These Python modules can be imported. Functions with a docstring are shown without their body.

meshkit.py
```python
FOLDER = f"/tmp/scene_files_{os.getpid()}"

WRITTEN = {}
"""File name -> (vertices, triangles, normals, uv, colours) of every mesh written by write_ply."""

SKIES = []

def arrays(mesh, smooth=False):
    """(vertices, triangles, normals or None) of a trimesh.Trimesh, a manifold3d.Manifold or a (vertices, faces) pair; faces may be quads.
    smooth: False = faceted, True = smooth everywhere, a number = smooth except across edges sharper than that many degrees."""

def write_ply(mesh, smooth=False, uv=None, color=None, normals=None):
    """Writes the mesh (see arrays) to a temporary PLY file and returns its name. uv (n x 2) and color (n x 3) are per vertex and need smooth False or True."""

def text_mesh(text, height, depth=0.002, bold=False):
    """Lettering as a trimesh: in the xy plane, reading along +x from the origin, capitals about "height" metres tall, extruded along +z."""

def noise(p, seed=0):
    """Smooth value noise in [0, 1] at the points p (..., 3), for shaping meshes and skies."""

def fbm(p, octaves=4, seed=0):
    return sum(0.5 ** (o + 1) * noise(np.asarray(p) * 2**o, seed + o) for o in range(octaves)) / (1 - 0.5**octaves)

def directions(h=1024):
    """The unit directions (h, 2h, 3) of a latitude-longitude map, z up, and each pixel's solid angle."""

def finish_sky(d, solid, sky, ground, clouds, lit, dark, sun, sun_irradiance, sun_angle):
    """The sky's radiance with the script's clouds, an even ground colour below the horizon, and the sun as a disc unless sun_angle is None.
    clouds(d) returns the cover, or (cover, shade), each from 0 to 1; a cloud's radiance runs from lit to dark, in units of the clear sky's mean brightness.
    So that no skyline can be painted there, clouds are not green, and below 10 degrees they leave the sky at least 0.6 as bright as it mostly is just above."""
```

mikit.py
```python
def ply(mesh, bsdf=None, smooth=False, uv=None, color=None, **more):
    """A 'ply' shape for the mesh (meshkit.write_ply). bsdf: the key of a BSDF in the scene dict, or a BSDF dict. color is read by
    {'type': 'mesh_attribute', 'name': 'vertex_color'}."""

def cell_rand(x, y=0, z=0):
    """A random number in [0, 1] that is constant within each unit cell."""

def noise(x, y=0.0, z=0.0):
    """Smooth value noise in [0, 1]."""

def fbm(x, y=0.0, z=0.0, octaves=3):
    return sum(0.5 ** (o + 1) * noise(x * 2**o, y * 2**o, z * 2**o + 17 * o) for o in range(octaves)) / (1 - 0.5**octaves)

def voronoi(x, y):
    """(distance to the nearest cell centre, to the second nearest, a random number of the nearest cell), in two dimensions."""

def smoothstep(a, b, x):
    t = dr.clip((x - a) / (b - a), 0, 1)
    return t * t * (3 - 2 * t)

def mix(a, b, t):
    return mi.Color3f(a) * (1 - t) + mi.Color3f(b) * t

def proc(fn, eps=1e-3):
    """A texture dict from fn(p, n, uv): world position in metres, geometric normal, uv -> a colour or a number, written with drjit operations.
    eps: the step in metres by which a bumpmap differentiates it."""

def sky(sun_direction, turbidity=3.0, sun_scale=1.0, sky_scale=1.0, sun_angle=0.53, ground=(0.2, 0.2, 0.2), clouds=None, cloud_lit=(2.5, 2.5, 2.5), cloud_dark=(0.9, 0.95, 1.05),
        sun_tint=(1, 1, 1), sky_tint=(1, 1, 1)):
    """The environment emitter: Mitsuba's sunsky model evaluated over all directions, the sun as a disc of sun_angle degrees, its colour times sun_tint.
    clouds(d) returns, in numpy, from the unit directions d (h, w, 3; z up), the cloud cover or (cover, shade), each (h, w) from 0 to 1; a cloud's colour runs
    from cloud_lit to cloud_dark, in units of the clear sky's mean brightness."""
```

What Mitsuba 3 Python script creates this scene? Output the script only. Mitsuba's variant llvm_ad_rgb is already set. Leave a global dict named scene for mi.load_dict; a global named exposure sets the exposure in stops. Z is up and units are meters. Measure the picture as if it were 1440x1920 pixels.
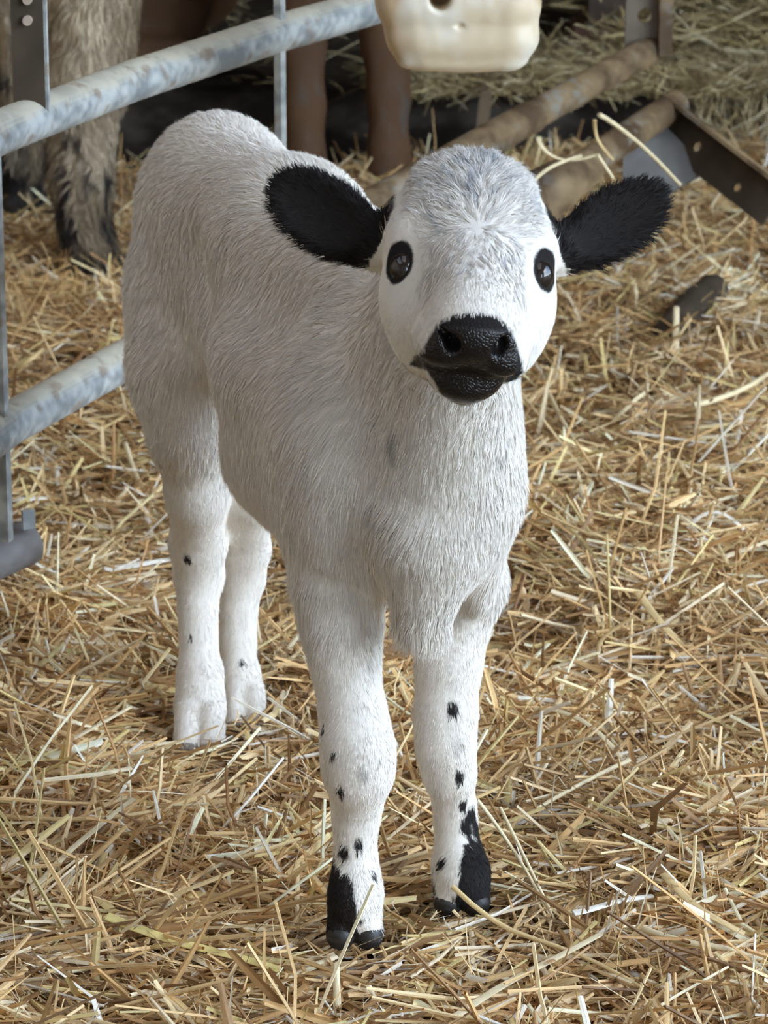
import math, random
import numpy as np, trimesh, manifold3d as m3
import drjit as dr
import mitsuba as mi
import mikit, meshkit
from mikit import proc, noise, fbm, cell_rand, smoothstep, mix
from scipy.spatial import cKDTree
from scipy.sparse import coo_matrix, diags
T = mi.ScalarTransform4f
rng = np.random.default_rng(7)
random.seed(7)
scene, labels = {'type': 'scene'}, {}

# ------------------------------------------------------------------ camera
F_PX, CAM_H = 6600.0, 1.42
PITCH = math.atan(1984.0 / F_PX)
FOV_X = 2 * math.degrees(math.atan(720 / F_PX))
FWD = np.array([0, math.cos(PITCH), -math.sin(PITCH)])
UPV = np.array([0, math.sin(PITCH), math.cos(PITCH)])
CAM = np.array([0, 0, CAM_H])
scene['camera'] = {
    'type': 'thinlens', 'fov': FOV_X, 'fov_axis': 'x', 'near_clip': 0.1, 'far_clip': 100.0,
    'aperture_radius': 0.0040, 'focus_distance': 3.42,
    'to_world': T().look_at(origin=CAM.tolist(), target=(CAM + FWD).tolist(), up=[0, 0, 1])}
# ------------------------------------------------------------------ light: an overcast sky that reaches the barn through its open side, an added doorway in front and two roof lights, the left one added fill
exposure = 4.95
scene['sky'] = mikit.sky((0.6, -0.5, 0.75), turbidity=3.5, sun_scale=0.0, sky_scale=1.0, ground=(.22, .2, .17),
                         clouds=lambda d: 0.02 + 0.1 * (meshkit.fbm(d * 3.0, 4, 2) - .5), sky_tint=(1.0, 1.0, .99), cloud_lit=(1.55, 1.5, 1.42), cloud_dark=(1, 1, 1))


def at(px, py, y):
    """World point seen at pixel (px, py) of the 1440 x 1920 frame, at world distance y in front of the camera."""
    d = FWD + np.array([1.0, 0, 0]) * ((px - 720) / F_PX) + UPV * ((960 - py) / F_PX)
    return CAM + d * (y / d[1])

def ground(px, py, z=0.0):
    d = FWD + np.array([1.0, 0, 0]) * ((px - 720) / F_PX) + UPV * ((960 - py) / F_PX)
    return CAM + d * ((z - CAM_H) / d[2])

def pxs(n, p):
    """n pixels at world point p, in metres."""
    return n * float(np.dot(np.asarray(p) - CAM, FWD)) / F_PX

def struct(key, d, label=None):
    scene[key] = d
    labels[key] = {'kind': 'structure'}
    if label: labels[key]['label'] = label

def thing(key, label, cat, d=None, group=None, kind=None):
    labels[key] = {'label': label, 'category': cat}
    if group: labels[key]['group'] = group
    if kind: labels[key]['kind'] = kind
    if d is not None: scene[key] = d
    return key

def custom_ply(v, f, n, color, bsdf):
    path = meshkit.write_ply((v, f), False, None, color, normals=n)
    return {'type': 'ply', 'filename': path, 'face_normals': n is None, 'bsdf': {'type': 'ref', 'id': bsdf}}
# ------------------------------------------------------------------ implicit modelling: smooth unions on a grid, meshed by surface nets
class Field:
    def __init__(self, xs, ys, zs):
        self.g = [np.asarray(a, np.float32) for a in (xs, ys, zs)]
        self.d = np.full([len(a) for a in self.g], 0.5, np.float32)

    def box(self, lo, hi):
        s = []
        for k in range(3):
            a = np.searchsorted(self.g[k], lo[k]); b = np.searchsorted(self.g[k], hi[k])
            s.append(slice(max(a - 1, 0), max(b + 1, 1)))
        X, Y, Z = np.meshgrid(*[self.g[k][s[k]] for k in range(3)], indexing='ij', sparse=True)
        return tuple(s), X, Y, Z

    def merge(self, s, d, k, cut=False):
        o = self.d[s]
        if cut:
            d = -d
            h = np.clip(0.5 - 0.5 * (d - o) / k, 0, 1) if k > 0 else (o > d) * 1.0
            self.d[s] = o * h + d * (1 - h) + k * h * (1 - h)
        else:
            h = np.clip(0.5 + 0.5 * (o - d) / k, 0, 1)
            self.d[s] = o * (1 - h) + d * h - k * h * (1 - h)

    def cone(self, a, ra, b, rb, k=0.02, cut=False, flat=None):
        a, b = np.asarray(a, float), np.asarray(b, float)
        m = max(ra, rb) + 2.5 * k + 0.02
        s, X, Y, Z = self.box(np.minimum(a, b) - m, np.maximum(a, b) + m)
        ab = b - a; L2 = float(ab @ ab) + 1e-12
        PX, PY, PZ = X - a[0], Y - a[1], Z - a[2]
        t = np.clip((PX * ab[0] + PY * ab[1] + PZ * ab[2]) / L2, 0, 1)
        QX, QY, QZ = PX - t * ab[0], PY - t * ab[1], PZ - t * ab[2]
        if flat is not None:      # (direction, factor): squash the section along a direction
            u = np.asarray(flat[0], float); u /= np.linalg.norm(u)
            w = (QX * u[0] + QY * u[1] + QZ * u[2]) * (1 / flat[1] - 1)
            QX, QY, QZ = QX + w * u[0], QY + w * u[1], QZ + w * u[2]
        d = np.sqrt(QX ** 2 + QY ** 2 + QZ ** 2) - (ra + (rb - ra) * t)
        self.merge(s, d.astype(np.float32), k, cut)

    def ell(self, c, r, k=0.02, R=None, cut=False):
        c, r = np.asarray(c, float), np.asarray(r, float)
        R = np.eye(3) if R is None else np.asarray(R, float)     # rows: the ellipsoid's own axes
        m = max(r) + 2.5 * k + 0.02
        s, X, Y, Z = self.box(c - m, c + m)
        PX, PY, PZ = X - c[0], Y - c[1], Z - c[2]
        q = [(PX * R[i, 0] + PY * R[i, 1] + PZ * R[i, 2]) for i in range(3)]
        k0 = np.sqrt(sum((q[i] / r[i]) ** 2 for i in range(3)))
        k1 = np.sqrt(sum((q[i] / r[i] ** 2) ** 2 for i in range(3)))
        d = k0 * (k0 - 1) / np.maximum(k1, 1e-9)
        self.merge(s, d.astype(np.float32), k, cut)

    def chain(self, pts, rs, k=0.02, **kw):
        for i in range(len(pts) - 1):
            self.cone(pts[i], rs[i], pts[i + 1], rs[i + 1], k, **kw)

    def mesh(self, smooth=4):
        d = self.d; n = d.shape
        ins = d < 0
        c = sum(ins[i:n[0] - 1 + i, j:n[1] - 1 + j, k:n[2] - 1 + k].astype(np.int8) for i in (0, 1) for j in (0, 1) for k in (0, 1))
        cells = np.argwhere((c > 0) & (c < 8))
        idx = np.full(c.shape, -1, np.int64); idx[tuple(cells.T)] = np.arange(len(cells))
        acc = np.zeros((len(cells), 3)); cnt = np.zeros(len(cells))
        corners = [(i, j, k) for i in (0, 1) for j in (0, 1) for k in (0, 1)]
        val = {q: d[tuple((cells + q).T)] for q in corners}
        for q in corners:
            for ax in range(3):
                if q[ax] == 0:
                    q2 = tuple(1 if a == ax else q[a] for a in range(3))
                    v0, v1 = val[q], val[q2]
                    cr = (v0 < 0) != (v1 < 0)
                    t = np.where(cr, v0 / np.where(cr, v0 - v1, 1), 0)
                    p = np.array(q, float) + t[:, None] * np.eye(3)[ax]
                    acc += np.where(cr[:, None], p, 0); cnt += cr
        P = cells + acc / cnt[:, None]
        V = np.stack([np.interp(P[:, a], np.arange(n[a]), self.g[a]) for a in range(3)], 1)
        faces = []
        for ax in range(3):
            a1, a2 = (ax + 1) % 3, (ax + 2) % 3
            sl0 = [slice(None)] * 3; sl1 = [slice(None)] * 3
            sl0[ax] = slice(0, n[ax] - 1); sl1[ax] = slice(1, n[ax])
            e = ins[tuple(sl0)] != ins[tuple(sl1)]
            E = np.argwhere(e)
            E = E[(E[:, a1] > 0) & (E[:, a2] > 0) & (E[:, a1] < n[a1] - 1) & (E[:, a2] < n[a2] - 1)]
            flip = ins[tuple(E.T)]
            def cell(o1, o2):
                q = E.copy(); q[:, a1] -= o1; q[:, a2] -= o2
                return idx[tuple(q.T)]
            q = np.stack([cell(1, 1), cell(0, 1), cell(0, 0), cell(1, 0)], 1)
            q = np.where(flip[:, None], q, q[:, ::-1])
            faces.append(q)
        Q = np.vstack(faces)
        Fc = np.vstack([Q[:, [0, 1, 2]], Q[:, [0, 2, 3]]])
        m = trimesh.Trimesh(V, Fc, process=False)
        comp = trimesh.graph.connected_component_labels(m.face_adjacency, node_count=len(Fc))
        keep = comp == np.bincount(comp).argmax()
        m.update_faces(keep); m.remove_unreferenced_vertices()
        e = m.edges_unique; nv = len(m.vertices)
        W = coo_matrix((np.ones(2 * len(e)), (np.r_[e[:, 0], e[:, 1]], np.r_[e[:, 1], e[:, 0]])), (nv, nv)).tocsr()
        W = diags(1 / np.maximum(np.asarray(W.sum(1)).ravel(), 1)) @ W
        v = np.array(m.vertices)
        for _ in range(smooth):
            for a in (0.5, -0.52): v = v + a * (W @ v - v)
        return trimesh.Trimesh(v, m.faces, process=False)
# ------------------------------------------------------------------ the calf
def A(px, py, y): return at(px, py, y)

def steps(lo, hi, *spans):
    """grid coordinates from lo to hi; spans: (from, step)."""
    out, x = [], lo
    while x < hi:
        out.append(x)
        x += [s for f, s in spans if x >= f][-1]
    return out

# the head's own frame: u to the image's right, v from the poll down to the nose, w out of the face
HU = np.array([1.0, 0.03, -0.085]); HV = np.array([0.012, -0.933, -0.363])
HU /= np.linalg.norm(HU); HV -= HU * (HU @ HV); HV /= np.linalg.norm(HV); HW = np.cross(HU, HV); HW = HW if HW[1] < 0 else -HW
HO = A(891, 262, 3.14)
HR = np.array([HU, HV, HW])
def H(u, v, w): return HO + HU * u + HV * v + HW * w

FUR = 7   # pixels of coat outside the skin
EARS = {-1: (A(706, 466, 3.10), A(510, 338, 3.13), 70), 1: (A(1050, 478, 3.10), A(1250, 356, 3.13), 63)}

def ear_frame(s):
    a, b, w = EARS[s]
    e0 = (b - a) / np.linalg.norm(b - a)
    n = CAM - (a + b) / 2; n = n / np.linalg.norm(n) + np.array([s * .18, 0, -.1])
    n -= e0 * (n @ e0); n /= np.linalg.norm(n)
    return (a + b) / 2, np.array([e0, np.cross(n, e0), n]), np.linalg.norm(b - a) / 2, pxs(w, a)

def build_calf():
    S = Field(steps(-0.36, 0.36, (-9, .0028)), steps(2.88, 4.12, (-9, .0021), (3.17, .0034)), steps(-0.03, 0.90, (-9, .0032), (.54, .0021)))
    px = lambda n, p: pxs(n, p)
    def bone(j, k=.02, less=FUR, **kw):
        P = [A(*q[:3]) for q in j]; r = [px(q[3] - less, p) for q, p in zip(j, P)]
        S.chain(P, r, k, **kw)
    # trunk
    S.ell(A(420, 430, 3.86), (.091, .15, .115), .03)                       # pelvis
    S.cone(A(402, 335, 3.85), .064, A(545, 440, 3.60), .074, .05)           # loin
    S.cone(A(500, 570, 3.75), .086, A(600, 690, 3.52), .100, .045)           # barrel
    S.cone(A(600, 690, 3.52), .100, A(715, 800, 3.34), .110, .05)
    S.cone(A(545, 455, 3.60), .074, A(720, 560, 3.36), .072, .05)           # back to withers
    S.cone(A(545, 850, 3.58), .074, A(700, 960, 3.30), .080, .05)           # belly to girth
    # neck and brisket
    S.cone(A(760, 800, 3.30), .108, A(860, 520, 3.22), .066, .05)
    S.cone(A(832, 900, 3.22), .074, A(855, 700, 3.17), .052, .04)           # throat
    S.ell(A(838, 950, 3.22), (.058, .050, .080), .04)                       # breast
    S.cone(A(800, 1020, 3.19), .046, A(792, 1145, 3.205), .030, .03)          # brisket
    # shoulders
    S.ell(A(640, 900, 3.30), (.050, .085, .14), .05)
    S.ell(A(893, 930, 3.30), (.034, .065, .12), .04)
    # front right leg (image left)
    bone([(628, 960, 3.29, 86), (632, 1100, 3.27, 86), (640, 1180, 3.26, 76), (648, 1250, 3.25, 66), (662, 1340, 3.235, 64), (671, 1408, 3.22, 70), (672, 1452, 3.22, 65),
          (669, 1512, 3.235, 48), (666, 1560, 3.235, 40), (667, 1617, 3.23, 41), (667, 1672, 3.215, 51), (665, 1700, 3.20, 51)], .018)
    # front left leg
    bone([(880, 960, 3.34, 64), (872, 1090, 3.34, 80), (840, 1250, 3.325, 64), (835, 1340, 3.315, 61), (836, 1405, 3.305, 56), (843, 1452, 3.31, 50),
          (852, 1510, 3.325, 41), (855, 1556, 3.325, 40), (860, 1615, 3.315, 47), (865, 1640, 3.30, 52), (866, 1655, 3.295, 52)], .018)
    # hind right leg (image left)
    bone([(358, 400, 3.86, 72), (338, 560, 3.83, 86), (338, 700, 3.79, 84), (352, 810, 3.77, 74)], .055)
    bone([(340, 700, 3.79, 84), (354, 820, 3.78, 72), (370, 930, 3.80, 62), (371, 1020, 3.86, 56), (373, 1080, 3.875, 49),
          (371, 1150, 3.86, 38), (372, 1200, 3.85, 37), (375, 1265, 3.83, 45), (375, 1325, 3.81, 49), (375, 1350, 3.80, 48)], .018)
    # hind left leg
    bone([(500, 450, 3.86, 80), (500, 620, 3.82, 78), (490, 800, 3.80, 66), (472, 930, 3.85, 52), (459, 1030, 3.93, 50), (454, 1085, 3.94, 45),
          (447, 1150, 3.93, 36), (446, 1200, 3.92, 35), (450, 1270, 3.90, 40), (455, 1310, 3.885, 43)], .018)
    # hooves: two claws each
    for cx, cy, y, w in ((665, 1752, 3.205, 27), (866, 1690, 3.30, 27), (374, 1398, 3.775, 25), (460, 1358, 3.865, 20)):
        for s in (-1, 1):
            a = A(cx + s * w * .85, cy - 62, y + .012); b = A(cx + s * w * .95, cy - 6, y - .012)
            S.cone(a, px(w * 1.0, a), b, px(w * 1.0, b), .006)
    # tail
    bone([(315, 300, 4.0, 22), (275, 390, 4.05, 18), (262, 560, 4.06, 15), (266, 760, 4.05, 14)], .02, 4)
    # head
    S.ell(H(0, .070, -.062), (.069, .080, .062), .02, HR)
    S.ell(H(0, .035, -.046), (.055, .045, .042), .03, HR)                   # poll
    for s in (-1, 1):
        S.ell(H(s * .052, .094, -.048), (.026, .030, .026), .02, HR)        # brow
        S.ell(H(s * .037 + .001, .132, -.106), (.033, .060, .044), .03, HR)        # cheek
        S.cone(H(s * .040, .130, -.085), .034, H(s * .026, .200, -.078), .022, .03)
        c, R, L, W = ear_frame(s)
        S.cone(H(s * .060, .052, -.070), .024, c - R[0] * L * .95, .016, .02)
        S.cone(c - R[0] * L * .35, W * .80, c - R[0] * L * 1.02, W * .62, .010, flat=(R[2], .17))
        S.ell(c, (L, W, .011), .012, R)
        S.ell(c + R[2] * .0125 + R[0] * .006, (L * .86, W * .80, .012), .005, R, cut=True)
    S.cone(H(0, .10, -.052), .048, H(0, .200, -.052), .036, .03)            # bridge of the nose
    S.cone(H(0, .13, -.120), .042, H(0, .205, -.112), .028, .03)            # jaw
    S.ell(H(0, .220, -.054), (.039, .036, .033), .016, HR)
    for s in (-1, 1):
        S.ell(H(s * .026 + .001, .222, -.072 - s * .003), (.022, .028, .018), .012, HR)       # upper lip
        S.ell(H(s * .0395 + .001, .214, -.081 - s * .006), (.0105, .020, .0115), .008, HR)    # its drooping corner
    S.ell(H(-.001, .214, -.108), (.032, .028, .021), .007, HR)                  # chin and lower lip
    mouth = [H(-.050, .214, -.0895), H(-.034, .236, -.0815), H(-.012, .247, -.0800), H(.008, .248, -.0825), H(.026, .242, -.0885), H(.050, .220, -.1005)]
    for p, q in zip(mouth[:-1], mouth[1:]):
        S.cone(p, .0016, q, .0016, .0035, cut=True)
    for s in (-1, 1):
        S.ell(H(.002 + s * .0205, .248, -.0535 - s * .001), (.0072, .016, .0078), .004, HR, cut=True)      # nostril
        S.cone(H(.002 + s * .023, .246, -.049), .0050, H(.002 + s * .0315, .236, -.045), .0025, .004, cut=True)
    return S.mesh(5)
def head_coords(P):
    q = (P - HO) @ HR.T
    return q[:, 0], q[:, 1], q[:, 2]

def in_poly(x, y, poly):
    """signed distance to a polygon's outline, negative inside."""
    poly = np.asarray(poly, float); inside = np.zeros(len(x), bool); d = np.full(len(x), 9.0)
    for (x0, y0), (x1, y1) in zip(poly, np.roll(poly, -1, 0)):
        cr = ((y0 > y) != (y1 > y)) & (x < (x1 - x0) * (y - y0) / (y1 - y0 + 1e-12) + x0)
        inside ^= cr
        ex, ey = x1 - x0, y1 - y0
        t = np.clip(((x - x0) * ex + (y - y0) * ey) / (ex * ex + ey * ey), 0, 1)
        d = np.minimum(d, np.hypot(x - x0 - t * ex, y - y0 - t * ey))
    return np.where(inside, -d, d)

sstep = lambda a, b, x: (lambda t: t * t * (3 - 2 * t))(np.clip((x - a) / (b - a), 0, 1))
EYE_R = np.array([.0136, .0150, .0165])
EYES = {}
def eye_c(s): return EYES[s]
def eye_axes(s):
    a = np.array([[1, 0, 0], [0, .95, -s * 0], [0, 0, 1.0]])
    t = s * .32; R = np.array([[math.cos(t), 0, -math.sin(t)], [0, 1, 0], [math.sin(t), 0, math.cos(t)]])
    return R @ HR
def eye_near(P, s):
    return np.linalg.norm(((P - eye_c(s)) @ eye_axes(s).T) / EYE_R, axis=1)
# the dark muzzle's outline in the head's frame: u across, t along the front of the muzzle (0.56 v - 0.83 w)
PAD = [(-.049, .2055), (-.0437, .189), (-.0381, .177), (-.0317, .1645), (-.0199, .157), (-.0021, .1535), (.0166, .1555), (.0292, .1635), (.038, .1785),
       (.0435, .193), (.050, .2085), (.046, .2155), (.0335, .2145), (.028, .227), (.009, .2345), (-.0099, .234), (-.0222, .228), (-.0295, .216), (-.0352, .2085)]
SPOTS = [(350, 1047, 8, 1.4), (357, 1195, 5, 1), (453, 1243, 6, 1.6), (625, 1416, 7, 1.6), (637, 1485, 9, 1.4), (848, 1330, 12, 1.5), (860, 1458, 11, 1.6),
         (672, 1584, 11, 1.4), (606, 1368, 5, 2.6), (645, 1600, 14, 1.3), (868, 1510, 10, 2.0), (882, 1530, 12, 1.8), (872, 1550, 10, 1.6), (828, 1618, 8, 2.0),
         (700, 1640, 6, 2.0)]
FAINT = [(497, 778, 6, 2.6, .7), (738, 832, 13, 2.4, .35), (708, 778, 5, 2.6, .6), (690, 1245, 6, 1.5, .25), (680, 1452, 10, 1.5, .3), (860, 1400, 12, 1.5, .25),
         (690, 960, 10, 1.6, .3), (765, 955, 8, .6, .35), (940, 850, 12, 2, .25), (702, 943, 4, 2, .7), (709, 962, 4, 2, .7), (722, 978, 4, 1.5, .7), (740, 988, 4, 1, .6), (757, 968, 4, .6, .6), (640, 740, 4, 2.5, .35), (575, 860, 4, 2.5, .3)]
anchors = []

def set_anchors(m):
    for s, q in ((-1, (747, 501)), (1, (1023, 516))):
        d = at(q[0], q[1], 3.0) - CAM; d /= np.linalg.norm(d)
        loc, _, ti = m.ray.intersects_location([CAM], [d], multiple_hits=False)
        EYES[s] = loc[0] - m.face_normals[ti[0]] * .0088
    for q in SPOTS + FAINT:
        d = at(q[0], q[1], 3.5) - CAM; d /= np.linalg.norm(d)
        loc = m.ray.intersects_location([CAM], [d], multiple_hits=False)[0]
        anchors.append(loc[0] if len(loc) else at(q[0], q[1], 3.3))

def calf_paint(P):
    """coat colour at points: (colour, darkness of the black marks)."""
    n1 = meshkit.fbm(P * [55, 55, 30], 3, 3) - .5
    n2 = meshkit.fbm(P * [220, 220, 60], 2, 5) - .5
    c = np.tile(np.array([.765, .712, .64]), (len(P), 1)) * (1 + .10 * n1 + .10 * n2)[:, None]
    u, v, w = head_coords(P)
    # grey roots in the forehead's long hair, deepened to put face shading into the colour
    fore = sstep(.085, .03, np.hypot(u * .9, v - .055)) * sstep(-.075, -.03, w)
    streak = sstep(.46, .72, meshkit.fbm(np.stack([u * 150, v * 60, w * 60], 1), 3, 9))
    mid = sstep(.11, .06, np.hypot(u * 1.5, v - .11)) * sstep(-.075, -.04, w)
    streak2 = sstep(.55, .75, meshkit.fbm(np.stack([u * 190 + v * np.sign(u) * 60, v * 90, w * 60], 1), 3, 19))
    k = np.maximum(fore * (.20 + .75 * streak), mid * (.10 + .70 * streak2))[:, None]
    c = c * (1 - k) + np.array([.33, .34, .36]) * k
    black = np.zeros(len(P))
    for s in (-1, 1):
        ce, R, L, W = ear_frame(s)
        q = (P - ce) @ R.T
        e = (q[:, 0] > -L * (1.06 + .08 * n1)) & (np.hypot(q[:, 0] / (L * 1.45), q[:, 1] / (W * 1.45)) < 1) & (np.abs(q[:, 2]) < .045)
        black = np.maximum(black, e * 1.0)
        e = eye_near(P, s)                                       # dark eyelids
        e2 = eye_near(P - HU * s * .004 + HW * -.005 + HV * .003, s)
        black = np.maximum(black, sstep(1.32, 1.20, np.minimum(e, e2) + n2 * .12))
    t = .56 * v - .83 * w
    pad = in_poly(u, t, PAD)
    isn = (v > .165) & (w > -.16) & (np.abs(u) < .07)
    padm = sstep(.0012, -.0012, pad + n2 * .002) * isn
    black = np.maximum(black, padm)
    x, y, z = P.T
    jag = n1 * .05 + n2 * .035
    a = np.interp((x + .027) / .024, [-1.2, -.35, .15, 1.2], [.100, .088, .050, .026])
    black = np.maximum(black, sstep(.004, -.004, z - a + jag) * (y < 3.27) * (x < .02) * (z < .16))
    a = np.interp((x - .072) / .024, [-1.2, -.5, .0, .35, 1.2], [.050, .022, .030, .088, .104])
    black = np.maximum(black, sstep(.004, -.004, z - a + jag) * (y < 3.37) * (x > .03) * (z < .16))
    for p, q in zip(anchors, SPOTS + FAINT):
        r = pxs(q[2], p)
        d = np.sqrt((x - p[0]) ** 2 + (y - p[1]) ** 2 * .5 + ((z - p[2]) / q[3]) ** 2) + n2 * r * .9 + n1 * r * .5
        black = np.maximum(black, sstep(r * 1.15, r * .75, d) * (q[4] if len(q) > 4 else 1))
    ink = np.array([.011, .0085, .0080])
    return c * (1 - black[:, None]) + ink * black[:, None], black, padm

def groom(P, N):
    """lie direction, length, lift and waviness of the hair at skin points."""
    u, v, w = head_coords(P)
    x, y, z = P.T
    one = np.ones(len(P))
    back = np.array([-.35, .94, 0])
    top = np.clip(N[:, 2], 0, 1)
    d = np.outer(.25 + .75 * top, back) + np.outer(.95 - .75 * top, [0, 0, -1])
    low = sstep(.36, .28, z)
    d = d * (1 - low)[:, None] + np.outer(low, [0, .15, -1])
    L = .020 * (1 - low) + .0075 * low
    lift = .15 + .07 * low
    wav = (.18 + .42 * sstep(.46, .62, z) * sstep(.75, .68, z)) * (1 - low) + .12 * low
    brisk = sstep(.06, .03, np.hypot(x - .035, y - 3.17)) * sstep(.24, .28, z) * sstep(.40, .34, z)
    L = L + .016 * brisk; lift = lift + .12 * brisk
    # head
    hd = ((v > -.03) & (w > -.17) & (y < 3.20) & (z > .52)) * 1.0
    hd = hd * sstep(-.15, -.125, w)
    up = sstep(.150, .118, v)
    su = np.tanh(u / .022)
    hu = su * (.75 * up + .55 * (1 - up)); hv = -(.95 - .25 * np.abs(su)) * up + .85 * (1 - up)
    dh = np.outer(hu, HU) + np.outer(hv, HV) + np.outer(-.15 * one, HW)
    side = sstep(.05, .065, np.abs(u))
    dh = dh * (1 - side)[:, None] + (np.outer(np.sign(u) * .2, HU) - .3 * HV + np.outer(one, [0, 0, -.7])) * side[:, None]
    d = d * (1 - hd)[:, None] + dh * hd[:, None]
    fl = (sstep(.14, .09, v) * sstep(.062, .045, np.abs(u)) + .62 * sstep(.09, .14, v) * sstep(.225, .17, v) * sstep(.055, .035, np.abs(u))) * sstep(-.080, -.045, w)
    en = np.minimum(eye_near(P, -1), eye_near(P, 1))
    by = sstep(3.2, 1.4, en)
    L = L * (1 - hd) + hd * (.0068 + .0105 * fl) * (1 - .62 * by)
    lift = lift * (1 - hd) + hd * (.17 + .10 * fl)
    wav = wav * (1 - hd) + hd * (.2 + .75 * fl)
    for s in (-1, 1):
        ce, R, Le, W = ear_frame(s)
        q = (P - ce) @ R.T
        e = ((q[:, 0] > -Le * 1.06) & (np.hypot(q[:, 0] / (Le * 1.45), q[:, 1] / (W * 1.45)) < 1) & (np.abs(q[:, 2]) < .04)) * 1.0
        out = q[:, 1] / W
        de = np.outer(np.clip(1 - .4 * np.abs(out), .3, 1), R[0]) + np.outer(out * .8, R[1]) + np.outer(one * 0, R[2])
        d = d * (1 - e)[:, None] + de * e[:, None]
        rim = sstep(.6, 1.0, np.hypot(q[:, 0] / Le, out))
        down = np.abs(R[1, 2]) and sstep(.2, .9, out * np.sign(-R[1, 2]))
        L = L * (1 - e) + e * (.0085 + .002 * rim + .005 * down)
        lift = lift * (1 - e) + e * (.16 + .22 * rim)
        wav = wav * (1 - e) + e * .4
    return d, L, lift, wav

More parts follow.
